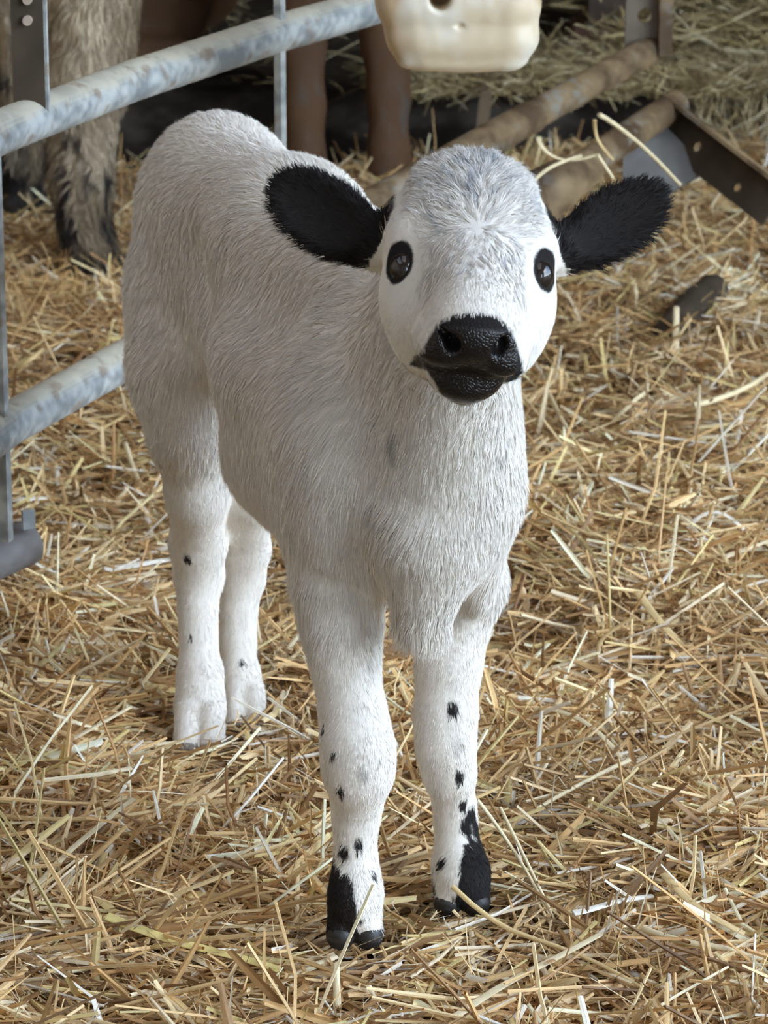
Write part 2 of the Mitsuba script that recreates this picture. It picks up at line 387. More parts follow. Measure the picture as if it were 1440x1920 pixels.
def hair(P, N, d, L, lift, wav, width, color, r, segs=2):
    """flat tapering strands of segs pieces; shaded with the skin's normal leaning to the strand's own."""
    n = len(P)
    nz = meshkit.fbm(P * 70, 3, 21) + .6 * meshkit.noise(P * 200, 22)
    ang = wav * (nz - .8) * 2.2 + r.normal(0, .16, n)
    d = d - N * (d * N).sum(1, keepdims=True)
    d /= np.linalg.norm(d, axis=1, keepdims=True) + 1e-9
    s = np.cross(N, d)
    t = d * np.cos(ang)[:, None] + s * np.sin(ang)[:, None]
    side = np.cross(N, t)
    L = L * r.uniform(.65, 1.25, n); lift = lift * r.uniform(.5, 1.6, n)
    curl = wav * r.normal(0, .35, n)
    cen = r.choice(n, max(n // 5, 1), replace=False)
    near = cen[cKDTree(P[cen]).query(P)[1]]
    rel = P - P[near]
    same = ((N * N[near]).sum(1) > .5) & (np.linalg.norm(rel, axis=1) < .012) & (np.abs(lift - lift[near]) < .3) 
    L = np.where(same, .5 * L + .5 * L[near], L); t = np.where(same[:, None], t[near] * .6 + t * .4, t)
    t /= np.linalg.norm(t, axis=1, keepdims=True)
    q = P - N * .0006; pts = [q]
    for i in range(segs):
        f = (i + 1) / segs
        a = lift * (1 - .6 * i / segs)
        q = q + (t * np.cos(a)[:, None] + N * np.sin(a)[:, None] + side * (curl * f * .8)[:, None]) * (L / segs)[:, None]
        pts.append(q)
    pull = .5 * np.clip(wav * 1.2, .25, 1) * same
    ring_pts = [p + (pts[i][near] - p) * (pull * (i / segs) ** .8)[:, None] for i, p in enumerate(pts)]
    rings = []
    for i, q in enumerate(ring_pts):
        if i < segs:
            wd = (width * (1 - .45 * i / segs) / 2)[:, None]
            rings.append((q - side * wd, q + side * wd))
        else: rings.append((q,))
    lat = (rel * side).sum(1) * same
    hn = N - t * np.sin(lift * .9)[:, None] + side * np.clip(lat * 260 * np.clip(wav, .12, 1), -.55, .55)[:, None]
    nn = hn + side * r.normal(0, .15, n)[:, None] + t * r.normal(0, .10, n)[:, None]
    nn /= np.linalg.norm(nn, axis=1, keepdims=True)
    k = 2 * segs + 1
    V = np.stack([p for ring in rings for p in ring], 1).reshape(-1, 3)
    F = []
    for i in range(segs - 1):
        F += [(2 * i, 2 * i + 1, 2 * i + 3), (2 * i, 2 * i + 3, 2 * i + 2)]
    F.append((2 * segs - 2, 2 * segs - 1, 2 * segs))
    F = (np.array(F)[None] + (np.arange(n) * k)[:, None, None]).reshape(-1, 3)
    return V, F, np.repeat(nn, k, 0), np.repeat(color, k, 0)

def hair_coat(m, count, r, near=None, bsdf='coat_hair', width=.0008):
    w = m.area_faces.copy()
    if near is not None: w = w * near(m.triangles_center, m.face_normals)
    cum = np.cumsum(w); fi = np.searchsorted(cum, r.random(count) * cum[-1])
    b = r.random((count, 2)); fl = b.sum(1) > 1; b[fl] = 1 - b[fl]
    tri = m.triangles[fi]
    P = tri[:, 0] + b[:, :1] * (tri[:, 1] - tri[:, 0]) + b[:, 1:] * (tri[:, 2] - tri[:, 0])
    vn = m.vertex_normals[m.faces[fi]]
    N = vn[:, 0] * (1 - b.sum(1))[:, None] + vn[:, 1] * b[:, :1] + vn[:, 2] * b[:, 1:]
    N /= np.linalg.norm(N, axis=1, keepdims=True)
    return P, N

body = build_calf()
set_anchors(body)
bc, _, padv = calf_paint(np.array(body.vertices))
def muzzle_gloss(p, n, uv):
    """the naked wet skin of nose and lips against the dull coat: roughness by place in the head's frame."""
    q = p - mi.Point3f(*HO.tolist())
    v = dr.dot(q, mi.Vector3f(*HV.tolist())); u = dr.dot(q, mi.Vector3f(*HU.tolist())); w = dr.dot(q, mi.Vector3f(*HW.tolist()))
    t = .56 * v - .83 * w
    wet = smoothstep(.165, .172, t) * smoothstep(.19, .205, v) * smoothstep(.050, .044, dr.abs(u + .008))
    return .97 - wet * (.80 + .06 * noise(p.x * 500, p.y * 500, p.z * 500))
def muzzle_bump(p, n, uv):
    q = p - mi.Point3f(*HO.tolist())
    v = dr.dot(q, mi.Vector3f(*HV.tolist()))
    u = dr.dot(q, mi.Vector3f(*HU.tolist())); w = dr.dot(q, mi.Vector3f(*HW.tolist()))
    f, s, _ = mikit.voronoi(u * 330, w * 330)
    return smoothstep(.195, .21, v) * smoothstep(0, .35, s - f)
scene['calf_skin'] = {'type': 'twosided', 'b': {'type': 'bumpmap', 'tex': proc(muzzle_bump, 4e-4), 'scale': .0004,
    'b': {'type': 'principled', 'base_color': {'type': 'mesh_attribute', 'name': 'vertex_color'}, 'roughness': proc(muzzle_gloss), 'specular': .4}}}
scene['coat_hair'] = {'type': 'twosided', 'b': {'type': 'principled', 'base_color': {'type': 'mesh_attribute', 'name': 'vertex_color'}, 'roughness': .7, 'specular': .2}}
thing('calf', 'white calf with black ears and muzzle standing on straw facing the camera', 'calf')
scene['calf__body'] = mikit.ply(body, 'calf_skin', smooth=True, color=bc)
labels['calf__body'] = {'label': 'white body with black ears, muzzle and feet'}
def seen(c, n):
    return np.where((n * (CAM - c)).sum(1) / np.linalg.norm(CAM - c, axis=1) > -.25, 1.0, .22) * np.where(c[:, 2] < .34, 1.5, 1.0) * np.where(c[:, 1] < 3.17, 1.5, 1)
N_HAIR = 260000
hr = np.random.default_rng(11)
hp, hn = hair_coat(body, N_HAIR, hr, seen)
hcol, hblack, hpad = calf_paint(hp)
bare = hpad > .3
for s in (-1, 1): bare |= eye_near(hp, s) < 1.18
bare |= hp[:, 2] < .012
keep = ~bare
hp, hn, hcol, hblack = hp[keep], hn[keep], hcol[keep], hblack[keep]
hd, hl, hlift, hw = groom(hp, hn)
hcol = np.clip(hcol * hr.uniform(.80, 1.10, len(hp))[:, None], 0, .82)
hcol = np.where((hblack > .5)[:, None], hcol * hr.uniform(.6, 1.6, len(hp))[:, None], hcol)
HV_, HF_, HN_, HC_ = hair(hp, hn, hd, hl, hlift, hw, np.full(len(hp), .0008), hcol, hr)
scene['calf__coat'] = custom_ply(HV_, HF_, HN_, HC_, 'coat_hair')
labels['calf__coat'] = {'kind': 'stuff', 'label': 'short white wavy coat hair'}
print('hair tris', len(HF_))
# eyes
scene['eye_dark'] = {'type': 'principled', 'base_color': {'type': 'rgb', 'value': [.013, .008, .006]}, 'roughness': .06, 'specular': .6, 'clearcoat': 1.0, 'clearcoat_gloss': .97}
for i, s in enumerate((-1, 1)):
    e = trimesh.creation.icosphere(4, 1.0)
    e.vertices = eye_c(s) + (e.vertices * EYE_R) @ eye_axes(s)
    if np.linalg.det(eye_axes(s)) < 0: e.faces = e.faces[:, ::-1]
    k = 'calf__eye' + ('' if i == 0 else '_001')
    scene[k] = mikit.ply(e, 'eye_dark', smooth=True); labels[k] = {'label': 'dark shining eye'}
# hooves
scene['hoof_horn'] = {'type': 'principled', 'base_color': proc(lambda p, n, uv: mix((.010, .009, .009), (.035, .03, .026), noise(p.x * 60, p.y * 60, p.z * 300))), 'roughness': .5}
scene['hoof_horn_pale'] = {'type': 'principled', 'base_color': proc(lambda p, n, uv: mix((.10, .085, .07), (.34, .28, .21), noise(p.x * 60, p.y * 60, p.z * 300))), 'roughness': .5}
for i, (cx, cy, y, w, hb) in enumerate(((665, 1752, 3.205, 27, 'hoof_horn'), (866, 1690, 3.30, 27, 'hoof_horn'), (374, 1398, 3.775, 25, 'hoof_horn_pale'), (460, 1358, 3.865, 20, 'hoof_horn_pale'))):
    c = A(cx, cy - 10, y)
    S = Field(*[np.arange(a - .05, a + .05, .0018) for a in c])
    for s in (-1, 1):
        a = A(cx + s * w * .92, cy - 30, y + .004); b = A(cx + s * w * .98, cy + 2, y - .014)
        S.cone(a, pxs(w * .98, a), b, pxs(w * 1.02, b), .004)
        b2 = b + [0, -.008, -.008]
    S.ell(c + [0, 0, -.036], (.06, .06, .022), .002, cut=True)
    k = 'calf__hoof' + ('' if i == 0 else '_%03d' % i)
    scene[k] = mikit.ply(S.mesh(3), hb, smooth=True)
    labels[k] = {'label': 'black cloven hoof' if i < 2 else 'grey cloven hoof'}
# ------------------------------------------------------------------ the barn
cat = trimesh.util.concatenate
def bx(lo, hi, r=0.0):
    lo, hi = np.minimum(lo, hi), np.maximum(lo, hi)
    m = trimesh.creation.box(hi - lo); m.apply_translation((lo + hi) / 2)
    return m
scene['roof_sheet'] = {'type': 'principled', 'base_color': {'type': 'rgb', 'value': [.30, .29, .28]}, 'roughness': .7}
scene['barn_board'] = {'type': 'principled', 'base_color': proc(lambda p, n, uv: mix((.20, .15, .10), (.34, .27, .19), fbm(p.x * 3, p.y * 3, p.z * .6))), 'roughness': .9}
scene['bounce_wash'] = {'type': 'principled', 'base_color': proc(lambda p, n, uv: mix((.62, .54, .42), (.80, .73, .60), fbm(p.x * 2, p.y * 2, p.z * 2))), 'roughness': .9}  # unseen walls given a pale warm colour to bounce fill onto the calf
RX0, RX1, RY0, RY1, RZ = -5.4, 3.4, -3.0, 13.0, 4.4
lights_ = [(-1.0, .8, .6, 4.3), (-4.6, -1.8, -.6, 4.3)]  # the second opening is unseen, added as fill for the left flank
from shapely.geometry import box as sbox
from shapely.ops import unary_union
roof = sbox(RX0, RY0, RX1, RY1)
for a in lights_: roof = roof.difference(sbox(a[0], a[2], a[1], a[3]))
rm = trimesh.creation.extrude_polygon(roof, .06, engine='earcut'); rm.apply_translation([0, 0, RZ])
struct('ceiling', mikit.ply(rm, 'roof_sheet'), 'barn roof of grey sheets')
scene['roof_light_sheet'] = {'type': 'thindielectric', 'specular_transmittance': {'type': 'rgb', 'value': [1.0, .83, .67]}, 'specular_reflectance': {'type': 'rgb', 'value': 1.0}}
for i, a in enumerate(lights_):
    struct('window_%d' % (i + 1), mikit.ply(bx([a[0], a[2], RZ + .03], [a[1], a[3], RZ + .031]), 'roof_light_sheet'), 'tinted roof light, unseen, the left one added as fill')
struct('wall_left', mikit.ply(bx([RX0 - .1, RY0, -.2], [RX0, RY1, RZ]), 'bounce_wash'))
struct('wall_back', mikit.ply(bx([RX0, RY1, -.2], [RX1, RY1 + .1, RZ]), 'barn_board'))
struct('wall_right', mikit.ply(bx([RX1, 4.2, -.2], [RX1 + .1, RY1, RZ]), 'barn_board'))
struct('wall_front', mikit.ply(cat([bx([RX0, RY0 - .1, -.2], [1.7, RY0, RZ]), bx([1.7, RY0 - .1, 3.0], [2.6, RY0, RZ]), bx([2.6, RY0 - .1, -.2], [RX1, RY0, RZ]), bx([RX1, RY0, -.2], [RX1 + .1, -1.0, RZ])]), 'bounce_wash'))

# ground under the bedding
def ground_h(x, y):
    p = np.stack([x, y, np.zeros_like(x)], -1)
    far = sstep(4.3, 6.0, y)
    tread = np.ones_like(x)
    for q in ((-.027, 3.2), (.073, 3.29), (-.20, 3.78), (-.152, 3.87)): tread = np.minimum(tread, sstep(.05, .17, np.hypot(x - q[0], y - q[1])))
    lumps = (meshkit.fbm(p * 2.6, 3, 4) - .5) * .05 + (meshkit.fbm(p * 7.5, 2, 14) - .5) * .055
    return -.040 + .012 * (1 - tread) + tread * (1 + .8 * far) * lumps + .05 * far
gx, gy = np.arange(-2.6, 2.6, .03), np.arange(2.2, 7.2, .03)
GX, GY = np.meshgrid(gx, gy, indexing='ij')
GZ = ground_h(GX, GY) - .012
i, j = np.meshgrid(np.arange(len(gx) - 1), np.arange(len(gy) - 1), indexing='ij')
n_ = len(gy); q = np.stack([i * n_ + j, (i + 1) * n_ + j, (i + 1) * n_ + j + 1, i * n_ + j + 1], -1).reshape(-1, 4)
scene['muck'] = {'type': 'principled', 'base_color': proc(lambda p, n, uv: mix((.07, .042, .02), (.22, .145, .07), fbm(p.x * 30, p.y * 30, 0.0, 4))), 'roughness': .95}
struct('floor', mikit.ply((np.stack([GX, GY, GZ], -1).reshape(-1, 3), q), 'muck', smooth=True), 'barn floor of trodden bedding under the straw')
fl = trimesh.util.concatenate([bx([RX0, RY0 - 4, -.2], [RX1 + 5, RY1, -.12])])
scene['yard_earth'] = {'type': 'principled', 'base_color': {'type': 'rgb', 'value': [.30, .22, .12]}, 'roughness': .95}
struct('floor_yard', mikit.ply(fl, 'yard_earth'), 'earth floor')

# kerb of the feed passage
scene['shaded_dirty_concrete'] = {'type': 'principled', 'base_color': proc(lambda p, n, uv: mix((.018, .014, .011), (.075, .065, .055), smoothstep(.4, .8, fbm(p.x * 9, p.y * 9, p.z * 14, 4)))), 'roughness': .95, 'specular': .15}  # near-black base holds the kerb's shade as well as its slurry stain
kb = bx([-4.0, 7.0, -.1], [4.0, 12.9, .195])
struct('trim_1', mikit.ply(kb, 'shaded_dirty_concrete'), 'dark concrete kerb along the feed passage')
# ------------------------------------------------------------------ straw
PALETTE = np.array([[.76, .52, .25], [.83, .62, .34], [.89, .74, .50], [.63, .405, .18], [.42, .24, .10], [.27, .15, .066], [.66, .52, .23], [.82, .75, .62], [.54, .36, .17]])
def straws(c, head, pitch, L, w, bend, roll, col, segs=3, profile='leaf', r=rng, twist=.6, arch=None):
    """many bent stalks or leaf blades in one mesh: centres c, headings, pitches, lengths, widths."""
    n = len(c)
    t0 = np.stack([np.cos(head) * np.cos(pitch), np.sin(head) * np.cos(pitch), np.sin(pitch)], 1)
    s0 = np.stack([-np.sin(head), np.cos(head), np.zeros(n)], 1)
    u0 = np.cross(t0, s0)
    bdir = s0 * np.cos(roll)[:, None] + u0 * np.sin(roll * .5)[:, None] * .5
    if profile == 'leaf': off = np.array([[-.5, 0], [0, .16], [.5, 0]]); closed = False
    else: off = np.array([[np.cos(a) * .5, np.sin(a) * .5] for a in np.arange(4) * np.pi / 2 + .4]); closed = True
    k = len(off); V = np.empty((n, segs + 1, k, 3))
    kink = r.normal(0, 1, (n, 2)) * (r.random((n, 1)) < .25)
    for i in range(segs + 1):
        f = i / segs - .5
        ctr = c + t0 * (f * L)[:, None] + bdir * (bend * L * (f * f * 4 - .33))[:, None]
        ctr = ctr + (s0 * kink[:, :1] + u0 * kink[:, 1:] * .5) * (np.maximum(f - .1, 0) * L * .5)[:, None]
        a = roll + f * twist * np.sign(bend)
        S = s0 * np.cos(a)[:, None] + u0 * np.sin(a)[:, None]; U = -s0 * np.sin(a)[:, None] + u0 * np.cos(a)[:, None]
        taper = 1 - (.55 if profile == 'leaf' else .18) * max(0, abs(f) * 2 - .3)
        for q in range(k):
            V[:, i, q] = ctr + (S * off[q, 0] + U * off[q, 1]) * (w * taper)[:, None]
    F = []
    for i in range(segs):
        for q in range(k if closed else k - 1):
            a, b = i * k + q, i * k + (q + 1) % k
            F += [(a, b, b + k), (a, b + k, a + k)]
    F = (np.array(F)[None] + (np.arange(n) * (segs + 1) * k)[:, None, None]).reshape(-1, 3)
    cc = np.repeat(col[:, None], segs + 1, 1) * (1 + .22 * (r.random((n, segs + 1, 1)) - .5))
    cc = np.repeat(cc[:, :, None], k, 2) * np.array([.88, 1.06, .94, 1.0][:k])[None, None, :, None]
    return V.reshape(-1, 3), F, np.clip(cc.reshape(-1, 3), 0, .9)

def straw_colors(x, y, r, pale=0.0):
    n = len(x)
    p = np.stack([x, y, np.zeros(n)], 1)
    warm = meshkit.fbm(p * 5, 3, 31)
    pr = np.array([.18, .17, .11, .15, .12, .09, .09, .05, .08])
    idx = r.choice(len(PALETTE), n, p=pr / pr.sum())
    c = PALETTE[idx] * r.uniform(.80, 1.22, n)[:, None]
    return c * (.72 + .56 * warm)[:, None]

FEET = [(A(667, 1740, 3.21), .042), (A(866, 1680, 3.305), .042), (A(374, 1385, 3.79), .040), (A(458, 1345, 3.88), .036)]
def clear_of_feet(c, L, head):
    ok = np.ones(len(c), bool)
    for p, rad in FEET:
        for f in (-.45, -.2, 0, .2, .45):
            qx = c[:, 0] + np.cos(head) * L * f; qy = c[:, 1] + np.sin(head) * L * f
            ok &= ~((np.hypot(qx - p[0], qy - p[1]) < rad) & (c[:, 2] > -.004))
    return ok

def bed(n, y0, y1, Lr, wr, thick, r, profile, segs, pitch=.19, power=1.0, zoff=0.0, spread=.13):
    y = y0 + (y1 - y0) * r.random(n) ** power
    x = (r.random(n) * 2 - 1) * (spread * y + .16)
    L = np.exp(r.uniform(np.log(Lr[0]), np.log(Lr[1]), n)); w = r.uniform(*wr, n)
    head = r.uniform(0, 2 * np.pi, n) + .0
    # neighbours lie roughly alike
    p = np.stack([x, y, np.zeros(n)], 1)
    flow = meshkit.fbm(p * 3.2, 2, 41) * 9.0
    al = r.random(n) < .45
    head = np.where(al, flow + r.normal(0, .45, n), head)
    pit = r.normal(0, pitch, n) * np.where(r.random(n) < .12, 2.6, 1.0)
    z = ground_h(x, y) + zoff + thick * r.random(n) ** .8 + np.abs(np.sin(pit)) * L * .22
    c = np.stack([x, y, z], 1)
    k = clear_of_feet(c, L, head)
    for p, rad in FEET: k &= ~((np.hypot(x - p[0], y - p[1] + .03) < .12) & (np.abs(np.sin(pit)) * L > .02))
    c, head, pit, L, w = c[k], head[k], pit[k], L[k], w[k]
    m = len(c)
    return straws(c, head, pit, L, w, r.normal(0, .05, m), r.normal(0, .7, m), straw_colors(c[:, 0], c[:, 1], r), segs, profile, r)

def join(parts):
    o = 0; V, F, C = [], [], []
    for v, f, c in parts:
        V.append(v); F.append(f + o); C.append(c); o += len(v)
    return np.vstack(V), np.vstack(F), np.vstack(C)

sr = np.random.default_rng(5)
scene['straw_skin'] = {'type': 'twosided', 'b': {'type': 'principled', 'base_color': {'type': 'mesh_attribute', 'name': 'vertex_color'}, 'roughness': .48, 'specular': .4}}
SD = 1.0
parts = [
    bed(9000, 2.95, 4.3, (.06, .26), (.0030, .0052), .046, sr, 'stalk', 3),
    bed(11000, 2.95, 4.3, (.04, .17), (.004, .0105), .048, sr, 'leaf', 3, .2),
    bed(9000, 2.95, 4.3, (.03, .10), (.002, .006), .050, sr, 'leaf', 2, .4),
    bed(14000, 2.95, 4.4, (.03, .12), (.0010, .0022), .055, sr, 'leaf', 3, .35),
    bed(16000, 2.95, 4.4, (.012, .045), (.002, .0065), .048, sr, 'leaf', 1, .35),
    bed(9000, 4.2, 5.6, (.06, .22), (.0028, .0048), .055, sr, 'stalk', 2),
    bed(13000, 4.2, 5.6, (.04, .15), (.004, .009), .06, sr, 'leaf', 2, .25),
    bed(9000, 4.2, 5.6, (.015, .06), (.002, .006), .055, sr, 'leaf', 1, .4),
    bed(9000, 5.5, 6.98, (.05, .2), (.0025, .004), .055, sr, 'stalk', 2, .2),
    bed(17000, 5.5, 6.98, (.04, .15), (.003, .007), .065, sr, 'leaf', 2, .3),
]
V, F, C = join(parts)
print('straw tris', len(F))
thing('straw_bedding', 'deep golden straw bedding spread over the barn floor', 'straw', custom_ply(V, F, None, C, 'straw_skin'), kind='stuff')
# ------------------------------------------------------------------ steelwork
def pipe(pts, r, n=28, cap=True):
    """a round pipe along points, mitred at the bends, closed at the ends."""
    p = np.asarray(pts, float); m = len(p)
    t = np.gradient(p, axis=0); t /= np.linalg.norm(t, axis=1, keepdims=True)
    a = np.cross(t[0], [0, 0, 1.0]); a /= np.linalg.norm(a)
    rr = np.broadcast_to(r, (m,)); ang = np.arange(n) * 2 * np.pi / n; V = []
    for i in range(m):
        a = a - t[i] * (a @ t[i]); a /= np.linalg.norm(a); b = np.cross(t[i], a)
        V.append(p[i] + rr[i] * (np.cos(ang)[:, None] * a + np.sin(ang)[:, None] * b))
    V = np.vstack(V + [p[:1], p[-1:]]); F = []
    j = np.arange(n); j2 = (j + 1) % n
    for i in range(m - 1):
        F += [np.stack([i * n + j, i * n + j2, (i + 1) * n + j2], 1), np.stack([i * n + j, (i + 1) * n + j2, (i + 1) * n + j], 1)]
    if cap:
        F += [np.stack([j2, j, np.full(n, m * n)], 1), np.stack([(m - 1) * n + j, (m - 1) * n + j2, np.full(n, m * n + 1)], 1)]
    return trimesh.Trimesh(V, np.vstack(F), process=False)

def plate(poly, thick, o, ex, ey):
    """a flat bar or plate: a shapely outline in its own plane, extruded, put at o with axes ex, ey."""
    m = trimesh.creation.extrude_polygon(poly, thick, engine='earcut')
    ex = np.asarray(ex, float); ex /= np.linalg.norm(ex); ey = np.asarray(ey, float); ey = ey - ex * (ey @ ex); ey /= np.linalg.norm(ey)
    M = np.eye(4); M[:3, 0], M[:3, 1], M[:3, 2], M[:3, 3] = ex, ey, np.cross(ex, ey), o
    m.apply_transform(M); return m

def hole(x, y, r): 
    from shapely.geometry import Point
    return Point(x, y).buffer(r, 12)
cat = trimesh.util.concatenate

def galv(p, n, uv):
    a = fbm(p.x * 26, p.y * 26, p.z * 26, 4); b = noise(p.x * 90, p.y * 90, p.z * 90)
    dust = smoothstep(.30, .85, n.z + .7 * (fbm(p.x * 14, p.y * 14, p.z * 40, 3) - .5)) 
    c = mix((.25, .275, .285), (.56, .585, .57), smoothstep(.3, .7, a * .75 + b * .25))
    c = mix(c, (.62, .56, .42), dust * (.45 + .5 * a))
    return mix(c, (.26, .17, .10), smoothstep(.60, .80, fbm(p.x * 40, p.y * 40 + 9, p.z * 40, 3)) * .6)
scene['galvanised'] = {'type': 'principled', 'base_color': proc(galv), 'roughness': .52, 'metallic': .25, 'specular': .5}
def rusty(p, n, uv):
    a = fbm(p.x * 18, p.y * 18, p.z * 18, 4); b = fbm(p.x * 70, p.y * 70, p.z * 70, 2)
    c = mix((.095, .060, .032), (.27, .19, .105), smoothstep(.3, .7, a))
    return mix(c, (.25, .245, .22), smoothstep(.45, .72, b) * smoothstep(.48, .65, fbm(p.x * 9, p.y * 9, p.z * 9)) * .7)
scene['rusty_steel'] = {'type': 'principled', 'base_color': proc(rusty), 'roughness': .72, 'metallic': .05, 'specular': .4}
scene['dark_steel'] = {'type': 'principled', 'base_color': proc(lambda p, n, uv: mix((.036, .028, .020), (.085, .066, .045), fbm(p.x * 30, p.y * 30, p.z * 20, 3))), 'roughness': .85, 'specular': .15}

# the gate on the left
def gate_y(px): return 4.05 * (1 + .2 * px / 580)
thing('gate', 'grey galvanised steel gate with round rails at the left behind the calf', 'gate')
R_ = .0262
def gate_line(q, m, top=0):
    return [A(x, q + m * x + top * 0, 4.05 * (1 + .2 * x / 580.0)) for x in (-500, 0, 250, 520, 740)]
def rail(z):
    e = [A(x, 300, gate_y(x)) for x in (-500, 0, 250, 520, 760)]
    return [np.array([p[0], p[1], z]) for p in e]
ZT, ZL = A(0, 248, gate_y(0))[2], A(15, 787, gate_y(15))[2]
for i, (z, lab) in enumerate(((ZT, 'upper round rail'), (ZL, 'lower round rail'), (ZT + .36, 'topmost rail'))):
    k = 'gate__rail' + ('' if not i else '_%03d' % i)
    scene[k] = mikit.ply(pipe(rail(z), R_), 'galvanised', smooth=40); labels[k] = {'label': lab}
gd = rail(0)[3] - rail(0)[1]; gd /= np.linalg.norm(gd)
gn = np.array([gd[1], -gd[0], 0])
def upright(px, z0, z1, w, t, key, lab, holes=(), mat='galvanised'):
    y = gate_y(px); c = A(px, 300, y)
    pl = sbox(-w / 2, z0, w / 2, z1)
    for h in holes: pl = pl.difference(hole(0, h, .0085))
    o = np.array([c[0], c[1], 0]) + gn * (t / 2) 
    m = plate(pl, t, o, gd, [0, 0, 1])
    scene[key] = mikit.ply(m, mat); labels[key] = {'label': lab}
# thin bars
upright(514, -.02, ZT + .36, .0165, .010, 'gate__upright', 'thin pale upright bar')
upright(-28, .18, ZT - .01, .012, .012, 'gate__upright_001', 'thin upright bar at the edge')
# broad dark strap with bolt heads, standing on the upper rail
y_ = gate_y(54); zc = A(54, 40, y_)[2]
sw = pxs(60, A(54, 100, y_))
pl = sbox(-sw / 2, ZT + R_ * .55, sw / 2, ZT + .36)
c_ = A(53, 100, y_)
o_ = np.array([c_[0], c_[1], 0]) - np.array([0, .004, 0])
m1 = plate(pl, .006, o_, [1, .1, 0], [0, 0, 1])
m2 = plate(sbox(0, ZT + R_ * .4, .008, ZT + .36), .004, o_ + [sw / 2, -.002, 0], [.12, 1, 0], [0, 0, 1])
scene['gate__strap'] = mikit.ply(m1, 'dark_steel'); labels['gate__strap'] = {'label': 'broad dark brown upright strap'}
scene['gate__strap__flange'] = mikit.ply(m2, 'galvanised'); labels['gate__strap__flange'] = {'label': 'bright folded edge'}
for i, py in enumerate((39, 0)):
    b = A(51, py, o_[1] - .012)
    h_ = trimesh.creation.cylinder(.0058, .010, sections=16); h_.apply_transform(trimesh.transformations.rotation_matrix(np.pi / 2, [1, 0, 0])); h_.apply_translation(b + [0, .004, 0])
    k = 'gate__strap__bolt' + ('' if not i else '_%03d' % i)
    scene[k] = mikit.ply(h_, 'bolt_head', smooth=40)
scene['bolt_head'] = {'type': 'principled', 'base_color': {'type': 'rgb', 'value': [.52, .42, .34]}, 'roughness': .5, 'metallic': .3}
# the end of a third pipe, low at the left edge, with a small lug
e0, e1 = A(-300, 1180, 3.86), A(50, 1018, 4.12)
thing('pipe_end', 'dull grey pipe end lying low in the straw at the left edge', 'pipe')
scene['pipe_end__tube'] = mikit.ply(pipe([e0, (e0 + e1) / 2, e1], .0275), 'rusty_grey', smooth=40)
scene['rusty_grey'] = {'type': 'principled', 'base_color': proc(lambda p, n, uv: mix((.10, .085, .075), (.27, .255, .25), fbm(p.x * 30, p.y * 30, p.z * 30, 3))), 'roughness': .65, 'metallic': .1}
lg = plate(sbox(-.008, 0, .008, .024), .006, A(52, 990, 4.09), [1, .5, 0], [0, 0, 1])
scene['pipe_end__lug'] = mikit.ply(lg, 'galvanised'); labels['pipe_end__lug'] = {'label': 'small blue-grey steel lug'}

# the mineral lick
LC = A(855, -30, 4.45)
S = Field(*[np.arange(c - .125, c + .125, .0021) for c in LC])
pw = pxs(1, LC)
zb, zt = A(855, 121, 4.45)[2], LC[2] + .10
Lx = lambda px: A(px, 40, 4.45)[0]
for zz, x0, x1 in ((zb + .020, Lx(772), Lx(955)), (zb + .05, Lx(765), Lx(965)), (zb + .105, Lx(748), Lx(972)), (zt, Lx(735), Lx(975))):
    pass
prof = [(zb + .017, Lx(768), Lx(964), .016), (zb + .038, Lx(760), Lx(973), .019), (zb + .080, Lx(742), Lx(975), .020), (zt - .03, Lx(716), Lx(978), .020)]
for (z0, a0, b0, r0), (z1, a1, b1, r1) in zip(prof[:-1], prof[1:]):
    for yy in (-.040, .040):
        S.cone([a0, LC[1] + yy, z0], r0, [a1, LC[1] + yy, z1], r1, .012)
        S.cone([b0, LC[1] + yy, z0], r0, [b1, LC[1] + yy, z1], r1, .012)
        for f in (.15, .3, .45, .6, .75, .9):
            S.cone([a0 + (b0 - a0) * f, LC[1] + yy * 1.12, z0 - .004 * math.sin(f * 3.14)], r0, [a1 + (b1 - a1) * f, LC[1] + yy * 1.12, z1], r1, .012)
        for yy2 in (-.02, 0, .02):
            for f in (0, .25, .5, .75, 1):
                S.cone([a0 + (b0 - a0) * f, LC[1] + yy2, z0 - .005 * math.sin(f * 3.14)], r0, [a1 + (b1 - a1) * f, LC[1] + yy2, z1], r1, .012)
hc = A(824, -14, 4.45)
S.cone([hc[0], LC[1] - .2, hc[2]], .0135, [hc[0], LC[1] + .2, hc[2]], .0135, .006, cut=True)
S.ell([A(862, 51, 4.39)[0], LC[1] - .068, A(862, 51, 4.38)[2]], (.0060, .008, .0035), .002, cut=True)
def lick(p, n, uv):
    a = fbm(p.x * 16, p.y * 16, p.z * 9, 4); b = noise(p.x * 40, p.y * 40, p.z * 15)
    c = mix((.66, .54, .37), (.74, .69, .58), smoothstep(.35, .62, a))
    return mix(c, (.45, .30, .15), smoothstep(.46, .66, fbm(p.x * 15 + 7, p.y * 15, p.z * 7, 3)) * .8 + .1 * b)
scene['lick_mass'] = {'type': 'principled', 'base_color': proc(lick), 'roughness': .42, 'specular': .5, 'clearcoat': .3, 'clearcoat_gloss': .7}
thing('mineral_lick', 'cream mineral lick block with a round hole hanging beside the gate rail', 'lick')
scene['mineral_lick__block'] = mikit.ply(S.mesh(30), 'lick_mass', smooth=True)
scene['twine_stuff'] = {'type': 'principled', 'base_color': {'type': 'rgb', 'value': [.16, .13, .09]}, 'roughness': .9}
hcY = LC[1]
tw = pipe([[hc[0], hcY - .075, hc[2] + .004], [hc[0], hcY - .074, hc[2] + .05], [hc[0] - .01, hcY - .02, zt + .03], [hc[0] - .02, hcY + .0, ZT + .36]], .003, 8)
